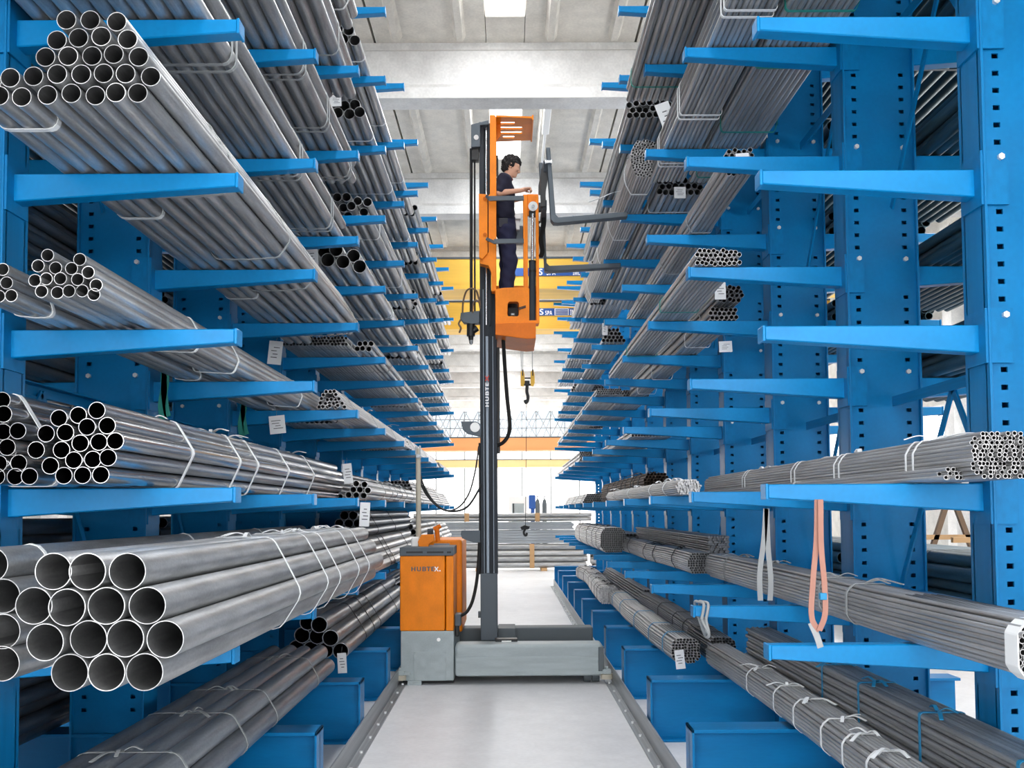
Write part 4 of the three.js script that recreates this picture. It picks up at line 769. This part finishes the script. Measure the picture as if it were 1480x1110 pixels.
{
  const DM = 12.72, J = (x, y, dz = 0) => { const p = at(x, y, DM); p.z += dz; return p; };   // dz > 0 is towards the camera
  const cap = (a, b, ra, rb) => p => capsule(p, a, b, ra, rb), ell = (c, x, y, z, t) => p => ellip(p, c, x, y, z, t);
  const pelvis = J(731, 332), waist = J(730, 308), chest = J(729, 281), upper = J(729, 266), neck = J(733, 259), skull = J(739.5, 241);
  const side = s => ({
    shoulder: J(728.5, 266, s * 0.17), elbow: J(720.5, 287, s * 0.23), wrist: J(752, 281.5, s * 0.17), hand: J(759, 279.5, s * 0.15),
    hip: J(732, 338, s * 0.085), knee: J(s > 0 ? 737 : 733, 382, s * 0.095), ankle: J(s > 0 ? 732 : 729, 426, s * 0.1), toe: J(s > 0 ? 746 : 743, 430.5, s * 0.12), heel: J(s > 0 ? 729 : 726, 430, s * 0.1) });
  const R = side(1), L = side(-1);
  const torso = g => [cap(pelvis, waist, 0.115 + g, 0.105 + g), ...[0.075, -0.075].map(z => { const a = waist.clone(), b = chest.clone(), c = upper.clone(); a.z += z; b.z += z; c.z += z * 1.3; return [cap(a, b, 0.1 + g, 0.112 + g), cap(b, c, 0.112 + g, 0.085 + g)]; }).flat(), cap(R.shoulder, L.shoulder, 0.066 + g, 0.066 + g)];
  const armB = (S, g, part_) => part_ === 'upper' ? [cap(S.shoulder, S.elbow, 0.056 + g, 0.044 + g)] : [cap(S.shoulder, S.elbow, 0.052, 0.04), cap(S.elbow, S.wrist, 0.041, 0.028)];
  const legB = (S, g) => [cap(S.hip, S.knee, 0.088 + g, 0.06 + g), cap(S.knee, S.ankle, 0.06 + g, 0.042 + g * 1.6)];
  const bodyBones = [...torso(-0.012), ...armB(R), ...armB(L), ...legB(R, -0.012), ...legB(L, -0.012), cap(neck, J(736.5, 250), 0.058, 0.05), cap(R.ankle, R.toe, 0.035, 0.025), cap(L.ankle, L.toe, 0.035, 0.025)];
  const bf = field(bodyBones, 0.035);
  const body = surfaceNet((x, y, z) => bf([x, y, z]), [pelvis.x - 0.32, R.toe.y - 0.08, pelvis.z - 0.36], [pelvis.x + 0.42, skull.y - 0.02, pelvis.z + 0.36], 0.012);
  // head, looking down along the aisle's right-hand rack
  const tl = -0.3, hp = (x, y, z = 0) => { const c = Math.cos(tl), s = Math.sin(tl); return new THREE.Vector3(skull.x + c * x - s * y, skull.y + s * x + c * y, skull.z + z); };
  const headBones = [ell(hp(-0.008, 0.025), 0.098, 0.1, 0.077, tl), ell(hp(0.03, -0.045), 0.062, 0.075, 0.058, tl), cap(hp(0.02, -0.075), hp(0.072, -0.103), 0.04, 0.024), cap(hp(-0.02, -0.05), J(733.5, 256), 0.055, 0.058),
    cap(hp(0.086, 0.005), hp(0.112, -0.04), 0.009, 0.015), cap(hp(0.078, 0.02, 0.03), hp(0.078, 0.02, -0.03), 0.016, 0.016), ell(hp(0.07, -0.03, 0.036), 0.024, 0.02, 0.02, tl), ell(hp(0.07, -0.03, -0.036), 0.024, 0.02, 0.02, tl)];
  const detail = [cap(hp(0.087, -0.066, 0.018), hp(0.087, -0.066, -0.018), 0.009, 0.009), cap(hp(0.084, -0.08, 0.015), hp(0.084, -0.08, -0.015), 0.01, 0.01), cap(hp(0.1, -0.042, 0.011), hp(0.1, -0.042, -0.011), 0.009, 0.009),
    ...[1, -1].flatMap(s => [ell(hp(-0.008, -0.012, s * 0.078), 0.022, 0.034, 0.01, tl), cap(hp(0.006, -0.0, s * 0.076), hp(-0.014, 0.012, s * 0.084), 0.006, 0.006)])];
  const h1 = field(headBones, 0.028), h2 = field(detail, 0.008), eyes = [hp(0.076, -0.004, 0.031), hp(0.076, -0.004, -0.031)];
  const headG = surfaceNet((x, y, z) => { const p = [x, y, z]; let d = smin(h1(p), h2(p), 0.01); for (const e of eyes) d = Math.max(d, 0.013 - Math.hypot(x - e.x, y - e.y, z - e.z)); return d; }, [skull.x - 0.16, skull.y - 0.17, skull.z - 0.12], [skull.x + 0.17, skull.y + 0.15, skull.z + 0.12], 0.0045);
  // hands closed on the upper edge of the cabin panel
  const handG = [R, L].map((S, i) => {
    const s = i ? -1 : 1, w = S.wrist, k = S.hand, V = (x, y, z) => new THREE.Vector3(k.x + x, k.y + y, k.z + s * z);
    const b = [cap(w, V(0, 0.006, 0), 0.027, 0.026), cap(V(-0.01, 0.006, 0.022), V(0.03, 0.01, 0.026), 0.017, 0.014), cap(V(-0.01, 0.006, -0.02), V(0.03, 0.01, -0.026), 0.017, 0.014), cap(V(0, 0.008, 0), V(0.032, 0.012, 0), 0.018, 0.015)];
    [[-0.032, 0.9], [-0.011, 1], [0.011, 0.95], [0.031, 0.78]].forEach(([z, f]) => { b.push(cap(V(0.032, 0.012, z), V(0.032 + 0.036 * f, 0.012, z), 0.0095, 0.009), cap(V(0.032 + 0.036 * f, 0.012, z), V(0.042 + 0.036 * f, -0.014, z), 0.009, 0.0082), cap(V(0.042 + 0.036 * f, -0.014, z), V(0.03 + 0.034 * f, -0.032, z), 0.0082, 0.0072)); });
    b.push(cap(V(-0.012, 0.002, -0.03), V(0.016, -0.006, -0.05), 0.013, 0.0105), cap(V(0.016, -0.006, -0.05), V(0.042, -0.016, -0.046), 0.0105, 0.0088));
    const f = field(b, 0.008);
    return surfaceNet((x, y, z) => f([x, y, z]), [w.x - 0.03, k.y - 0.07, k.z - 0.1], [k.x + 0.12, k.y + 0.06, k.z + 0.1], 0.003);
  });
  const man = new THREE.Mesh(undefined, std(0xd9a78c, 0.55)); man.name = numbered('person');
  man.position.set(pelvis.x, L.toe.y, pelvis.z);
  man.geometry = join([body, headG, ...handG]).translate(-man.position.x, -man.position.y, -man.position.z);
  shadows(man); scene.add(man);
  tag(man, 'dark-haired man in navy work clothes standing in the raised orange cabin, leaning on its panel', 'person');
  const navy = std(0x1b1d33, 0.85), navy2 = std(0x1d2140, 0.88), shoe = std(0x151516, 0.6);
  const sf = field([...torso(0.014), cap(R.shoulder, R.shoulder.clone().lerp(R.elbow, 0.82), 0.07, 0.064), cap(L.shoulder, L.shoulder.clone().lerp(L.elbow, 0.82), 0.07, 0.064)], 0.04);
  part('shirt', surfaceNet((x, y, z) => { const fold = 0.006 * Math.sin(y * 46 + x * 30) * Math.sin(z * 22 + y * 9); return Math.max(sf([x, y, z]) + fold, waist.y - 0.1 - y); }, [pelvis.x - 0.3, waist.y - 0.14, pelvis.z - 0.36], [pelvis.x + 0.3, upper.y + 0.14, pelvis.z + 0.36], 0.011), navy, man);
  part('collar', new THREE.TorusGeometry(0.062, 0.012, 8, 24).rotateX(Math.PI / 2).rotateZ(-0.35).translate(neck.x + 0.006, neck.y + 0.015, neck.z), std(0x8e2b33, 0.8), man, 'dark red collar edge');
  const tf = field([cap(pelvis, waist, 0.135, 0.12), cap(R.hip, L.hip, 0.12, 0.12), ...[R, L].flatMap(S => [cap(S.hip, S.knee, 0.115, 0.09), cap(S.knee, S.ankle, 0.09, 0.078)])], 0.035);
  part('trousers', surfaceNet((x, y, z) => { const fold = 0.008 * Math.sin(y * 38 + z * 30) * Math.sin(x * 26 + y * 11); return Math.max(tf([x, y, z]) + fold, y - waist.y + 0.05, R.ankle.y - 0.015 - y); }, [pelvis.x - 0.3, R.ankle.y - 0.06, pelvis.z - 0.34], [pelvis.x + 0.32, waist.y + 0.02, pelvis.z + 0.34], 0.011), navy2, man);
  part('tool_holster', box(pelvis.x - 0.09, pelvis.x + 0.03, pelvis.y - 0.02, pelvis.y + 0.1, pelvis.z + 0.15, pelvis.z + 0.19, 0.012), std(0x2c2f3a, 0.7), man);
  for (const S of [R, L]) part('shoe', surfaceNet((x, y, z) => Math.max(smin(capsule([x, y, z], S.heel, S.toe, 0.044, 0.042), capsule([x, y, z], S.ankle, S.heel, 0.05, 0.044), 0.03), S.toe.y - 0.02 - y), [S.heel.x - 0.08, S.toe.y - 0.06, S.toe.z - 0.1], [S.toe.x + 0.08, S.ankle.y + 0.06, S.toe.z + 0.1], 0.007), shoe, man);
  const hairF = field([ell(hp(-0.022, 0.052), 0.112, 0.1, 0.092, tl), ell(hp(-0.055, 0.0), 0.075, 0.105, 0.086, tl), cap(hp(0.04, 0.1, 0.03), hp(0.078, 0.075, 0.02), 0.035, 0.026), cap(hp(0.04, 0.1, -0.03), hp(0.078, 0.075, -0.02), 0.035, 0.026), cap(hp(0.02, 0.04, 0.072), hp(0.012, -0.005, 0.08), 0.026, 0.014), cap(hp(0.02, 0.04, -0.072), hp(0.012, -0.005, -0.08), 0.026, 0.014)], 0.03);
  part('hair', surfaceNet((x, y, z) => { const c = Math.cos(tl), s = Math.sin(tl), lx = c * (x - skull.x) + s * (y - skull.y), ly = -s * (x - skull.x) + c * (y - skull.y); const tuft = 0.008 * Math.sin(lx * 95 + z * 60) * Math.sin(ly * 80 - z * 90) + 0.004 * Math.sin(lx * 210 + ly * 160 + z * 190); return Math.max(hairF([x, y, z]) + tuft, -h1([x, y, z]) - 0.006 , Math.min(lx - 0.035, 0.045 - ly) - (ly > 0.045 ? 1 : 0), -0.1 - ly); }, [skull.x - 0.19, skull.y - 0.16, skull.z - 0.14], [skull.x + 0.17, skull.y + 0.2, skull.z + 0.14], 0.005), std(0x1c1a1c, 0.7), man);
  for (const e of eyes) part('eye', new THREE.SphereGeometry(0.0115, 12, 10).translate(e.x + 0.001, e.y, e.z), std(0x2a211c, 0.3), man);
}

// ------------------------------------------------------------------ overhead cranes and hook
function crane(label, d, y0, y1, deep, mat, sign) {
  const t = thing('overhead_crane', label, 'crane', [0, y0, -d - deep / 2]);
  part('girder', box(-10.3, 10.3, y0, y1, -d - deep, -d, 0.01), mat, t);
  part('top_flange', box(-10.3, 10.3, y1 - 0.03, y1 + 0.02, -d - deep - 0.02, -d + 0.02), M.graphite, t);
  part('bottom_flange', box(-10.3, 10.3, y0 - 0.02, y0 + 0.03, -d - deep - 0.06, -d + 0.06), mat, t);
  for (const s of [-1, 1]) part('end_carriage', box(s * 9.75, s * 10.25, y0 - 0.1, y0 + 0.35, -d - deep - 0.9, -d + 0.9, 0.03), M.graphite, t);
  if (sign) sign(t);
  return t;
}
for (const s of [-1, 1]) { structure(s < 0 ? 'trim_1' : 'trim_2', [box(s * 9.85, s * 10.15, 7.42, 7.68, -33.5, 2), box(s * 9.85, s * 10.15, EYE + 2.3, EYE + 2.5, -69, -46)], M.graphite); }
function craneSign(px0, px1, py0, py1, d, words) {
  return t => {
    const b = part('sign_board', pbox(px0, py0, px1, py1, d - 0.02, 0.015), M.signBlue, t);
    for (const [str, x0, x1, ya, yb, mat] of words) {
      const p = at(x0, yb, d - 0.022), q = at(x1, ya, d - 0.022);
      part('lettering', letters(str, q.x - p.x, q.y - p.y).translate(p.x, p.y, -d + 0.021), mat ?? M.signWhite, b);
    }
  };
}
crane('yellow overhead crane girder with blue sign, nearer of the two yellow ones', 26.2, 7.86, 8.68, 1.2, M.yellow, craneSign(732, 872, 387, 398.5, 26.2, [['S', 779, 784, 388.5, 397.5], ['SPA', 790, 803, 391, 397.5], ['IML', 828, 838, 389.5, 397.5]]));
crane('yellow overhead crane girder with blue sign, lower in the photo than the other yellow one', 31.7, 7.80, 8.68, 0.9, M.yellow, t => {
  craneSign(732, 870, 445.5, 456, 31.7, [['S', 780, 785.5, 446.5, 455], ['SPA', 788, 798, 449, 455.2], ['IML', 824, 834, 447.5, 455]])(t);
  part('sign_panel', pbox(801.5, 446, 822, 455.6, 31.67, 0.01), M.signWhite, t);
  for (let k = 0; k < 4; k++) part('print_line', pbox(802.5, 446.9 + 2.2 * k, 821, 448.3 + 2.2 * k, 31.66, 0.006), M.signBlue, t);
});
crane('orange crane girder below the glazed gable, upper of the two far ones', 50, EYE + 3.02, EYE + 3.66, 0.9, M.craneOrange);
crane('pale orange crane girder low at the far end, lower of the two far ones', 60, EYE + 2.62, EYE + 3.06, 0.8, std(0xf4cf94, 0.6));
{
  const d = 27.6, p = at(762, 545, d);
  const t = thing('hook_block', 'yellow crane hook block hanging on steel cables above the aisle', 'hook', [p.x, p.y, p.z]);
  for (const [x, x2] of [[752, 753.5], [756, 755.5], [768.5, 769.5]]) part('cable', rod(at(x, 430, d), at(x2, 540, d), 0.012, 6), M.galv, t);
  for (const x of [755.5, 770]) {
    const s = part('sheave', pplate([[x - 3, 537], [x + 1, 535], [x + 2.5, 541], [x + 3, 553], [x + 1, 558], [x - 3, 557]], d - 0.06, 0.14, [], 0.01), M.yellow, t);
    part('slot', pbox(x - 0.8, 534, x + 0.9, 543, d - 0.075, 0.03), M.black, s);
  }
  part('cross_bar', [rod(at(755, 546.5, d), at(771, 546.5, d), 0.02, 8), rod(at(755, 556, d), at(771, 556, d), 0.03, 8)], M.dark, t);
  part('hook', [pbox(758.5, 550, 765.5, 557, d - 0.03, 0.1, 0.01), tube([at(762, 556, d), at(761.5, 566, d), at(763, 573, d), at(762.5, 579, d), at(760, 582, d), at(759, 578, d)], 0.045, 30, 8)], M.dark, t);
  const q = at(760, 767, d), u = thing('lifting_hook', 'small black hook hanging low on a thin cable past the truck', 'hook', [q.x, q.y, q.z]);
  part('cable', rod(at(761, 582, d), at(759.5, 760, d), 0.009, 6), M.dark, u);
  part('hook_body', pplate([[752, 762], [758, 759], [766, 761], [764, 765], [754, 766]], d - 0.04, 0.08, [], 0.01), M.black, u);
  part('hook_tip', tube([at(759, 765, d), at(757, 769, d), at(758, 773, d), at(760.5, 774, d), at(761.5, 770, d)], 0.03, 20, 8), M.black, u);
}
// ------------------------------------------------------------------ stock lying across the end of the aisle
{
  const d = 34, lay = (name, label, y, r, rows, per, mats, x0, x1, z) => {
    const t = thing(name, label, 'pipe bundle', [(x0 + x1) / 2, y, z], 'stock stacked across the far end of the aisle');
    for (let j = 0; j < rows; j++) for (let i = 0; i < per; i++) {
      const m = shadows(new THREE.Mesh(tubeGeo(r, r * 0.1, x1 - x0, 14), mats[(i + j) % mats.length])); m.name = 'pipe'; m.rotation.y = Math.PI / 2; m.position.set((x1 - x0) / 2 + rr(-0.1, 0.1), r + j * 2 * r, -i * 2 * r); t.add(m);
    }
    for (const fx of [0.3, 0.7]) part('strap', box(x0 + (x1 - x0) * fx - 0.08, x0 + (x1 - x0) * fx + 0.08, y - 0.005, y + 2 * r * rows + 0.006, z + r, z + r + 0.012), M.wood, t);
    return t;
  };
  lay('cross_stack', 'wide pale pipes lying crosswise on the floor at the far aisle end', 0.1, 0.1, 4, 4, steel, -3.4, 2.6, -34);
  lay('cross_stack', 'pale pipes lying crosswise on top of the far plate stack', 1.66, 0.07, 2, 5, steel, -3.2, 2.8, -34.3);
  lay('cross_stack', 'pale pipes lying crosswise far behind the right rack end', 0, 0.1, 4, 4, steel, 2.9, 8.9, -34.1);
  const pk = (label, y0, y1, x0, x1) => { const t = thing('plate_pack', label, 'plate pack', [(x0 + x1) / 2, y0, -34.4], 'stock stacked across the far end of the aisle'); for (let k = 0; k < 5; k++) part('plate', box(x0 + rr(-0.05, 0.05), x1 + rr(-0.05, 0.05), y0 + (y1 - y0) * k / 5 + 0.004, y0 + (y1 - y0) * (k + 1) / 5, -35.1, -34 + rr(-0.04, 0.02)), M.galv, t); return t; };
  pk('grey plate pack lying on the crosswise pipes, wide lower pack', 0.92, 1.36, -3.3, 2.8);
  pk('grey plate pack lying on the lower plate pack, narrow upper one', 1.38, 1.64, -3.1, 2.2);
  const bearers = thing('timber_bearer', 'timber bearer under the far crosswise pipes, by the mast', 'timber', [-1, 0, -34.3]);
  part('beam', box(-1.1, -0.9, 0, 0.1, -35, -33.8, 0.01), M.wood, bearers);
  const b2 = bearers.clone(); b2.name = numbered('timber_bearer'); b2.position.x = 1.2; b2.userData = { label: 'timber bearer under the far crosswise pipes, by the right rack', category: 'timber' }; scene.add(b2);
  // machines in the bright area beyond
  const mc = at(749, 735, 52), t = thing('machine_cabinet', 'white machine cabinet in the bright area beyond the racks', 'machine', [mc.x, 0, mc.z]);
  part('housing', box(mc.x - 0.5, mc.x + 0.5, 0, 2.75, mc.z - 1, mc.z, 0.03), M.white, t);
  part('door', box(mc.x - 0.32, mc.x + 0.3, 0.6, 2.4, mc.z, mc.z + 0.03, 0.01), M.chassis, t);
  part('handle', rod([mc.x - 0.24, 1.9, mc.z + 0.05], [mc.x - 0.24, 2.4, mc.z + 0.05], 0.03, 8), M.dark, t);
  const bc = at(770, 735, 50), u = thing('drill_press', 'blue column machine standing beside the white machine cabinet', 'machine', [bc.x, 0, bc.z]);
  part('column', box(bc.x - 0.1, bc.x + 0.1, 0, 2.5, bc.z - 0.2, bc.z, 0.02), M.signBlue, u);
  part('motor_head', [box(bc.x - 0.2, bc.x + 0.14, 2.1, 2.8, bc.z - 0.3, bc.z + 0.1, 0.05), rod([bc.x, 1.7, bc.z + 0.05], [bc.x, 2.1, bc.z + 0.05], 0.07, 12)], M.signBlue, u);
  part('table', box(bc.x - 0.25, bc.x + 0.25, 1.6, 1.75, bc.z - 0.3, bc.z + 0.2, 0.02), M.signBlue, u);
  for (const [px, word] of [[777, 'nearer the blue machine'], [787, 'nearer the right rack']]) {
    const q = at(px, 735, 52), w = thing('gas_cylinder', `grey upright gas cylinder beyond the racks, ${word}`, 'gas cylinder', [q.x, 0, q.z]);
    part('bottle', new THREE.LatheGeometry([[0, 0], [0.12, 0], [0.12, 2.35], [0.09, 2.55], [0.03, 2.62], [0.03, 2.72], [0, 2.72]].map(a => new THREE.Vector2(...a)), 18).translate(q.x, 0, q.z), M.chassisDark, w);
    part('valve', rod([q.x - 0.05, 2.76, q.z], [q.x + 0.05, 2.76, q.z], 0.03, 8), M.galv, w);
  }
}
{ // light fitting under a roof rib
  const y = HALL.roof - 0.12, t = thing('strip_light', 'white strip light on a thin trunking under the roof above the forks', 'light', [0.79, y, -19]);
  part('trunking', box(0.765, 0.815, y - 0.03, y + 0.03, -22.1, -16.8, 0.004), M.white, t);
  part('housing', box(0.72, 0.86, y - 0.12, y - 0.03, -19.7, -18.1, 0.02), M.white, t);
  for (const z of [-17.2, -19.4, -21.6]) part('hanger', box(0.78, 0.8, y + 0.02, y + 0.13, z, z + 0.04), M.galv, t);
}
{ // teal slings in the left rack and a cord loop on the right
  for (const [px, d, y0, y1, w] of [[237, 6.75, 530, 606, 'nearer the camera'], [351, 8.75, 566, 632, 'farther from the camera']]) {
    const a = (x, y) => { const p = at(x, y, d); return [p.x, p.y, -d]; }, p = a(px, y0);
    const t = thing('cloth_sling', `teal cloth sling hanging behind the shiny pipes, ${w}`, 'sling', p);
    part('webbing', [hanging([a(px, y0 - 26), a(px + 2, y0 + 20), a(px - 3, y1 - 20), a(px - 1, y1)], 0.05, 0.008), hanging([a(px + 2, y0 - 26), a(px, y0 + 26), a(px + 4, y1 - 10), a(px + 6, y1 - 4)], 0.04, 0.008)], M.strapGreen, t);
  }
  const d = 6.9, p = at(1014, 850, d), t = thing('cord_loop', 'grey cord loop slung over the lowest arm second from the camera, right rack', 'cord', [p.x, p.y, -6.99]);
  const yt = LEVEL[0] + 0.012, x = p.x;
  part('cord', [0, 1].map(k => tube([[x + 0.03 * k, yt - 0.1, -6.92], [x + 0.02 + 0.03 * k, yt, -6.93], [x + 0.03 * k, yt + 0.012, -6.99], [x - 0.02 + 0.03 * k, yt, -7.05], [x + 0.02 + 0.03 * k, yt - 0.14, -7.06], [x + 0.04, yt - 0.22, -6.99], [x + 0.05, yt - 0.2, -6.92], [x + 0.03 * k, yt - 0.1, -6.918]], 0.011, 40, 6)), M.strapGrey, t);
}
{ // stock and shelving on the floor beyond the right rack, seen between its uprights
  const t0 = (label, x0, x1, y0, y1, z) => { const t = thing('timber_crate', label, 'crate', [(x0 + x1) / 2, y0, z]); const n = 5; for (let k = 0; k < n; k++) part('board', box(x0, x1, y0 + (y1 - y0) * k / n + 0.006, y0 + (y1 - y0) * (k + 1) / n - 0.006, z - 0.03, z, 0.004), M.wood, t); for (const x of [x0, x1 - 0.08]) part('post', box(x, x + 0.08, y0, y1, z - 0.9, z + 0.02, 0.004), M.wood, t); part('lid', box(x0, x1, y1 - 0.02, y1 + 0.01, z - 0.9, z), M.wood, t); return t; };
  t0('timber crate on the floor behind the right rack, between first two uprights', 5.6, 7.0, 0, 0.9, -13.2);
  t0('timber crate far behind the right rack, between second and third uprights', 7.2, 8.6, 0, 1.1, -22.5);
  for (const [x, y, z, label] of [[5.9, 0.95, -13, 'dark pipes lying on the timber crate behind the right rack'], [6.4, 0, -17.5, 'dark pipes on the floor beyond the right rack']]) {
    const t = thing('pipe_bundle', label, 'pipe bundle', [x, y, z], 'loose stock beyond the right rack');
    for (const [cx, cy] of packs.pile(0, 1.2, 0, 0.06, 5)) { const m = shadows(new THREE.Mesh(tubeGeo(0.06, 0.005, 5, 14), darkSteel[cx > 0.6 ? 0 : 1])); m.name = 'pipe'; m.position.set(cx - 0.6, cy, rr(-0.1, 0.1)); t.add(m); }
  }
  const g = thing('storage_frame', 'brown steel trestle frame with crossed legs beyond the right rack', 'frame', [7.4, 0, -16]);
  for (const z of [-15.2, -16.8]) { part('leg', bar([6.6, 0, z], [7.4, 2.3, z], 0.08, 0.08), M.brown, g); part('leg', bar([8.2, 0, z], [7.4, 2.3, z], 0.08, 0.08), M.brown, g); part('crossbar', box(6.7, 8.1, 1.5, 1.58, z - 0.04, z + 0.04), M.wood, g); }
  part('ridge', box(7.34, 7.46, 2.26, 2.34, -17.2, -14.8), M.brown, g);
}
renderer.render(scene, camera);
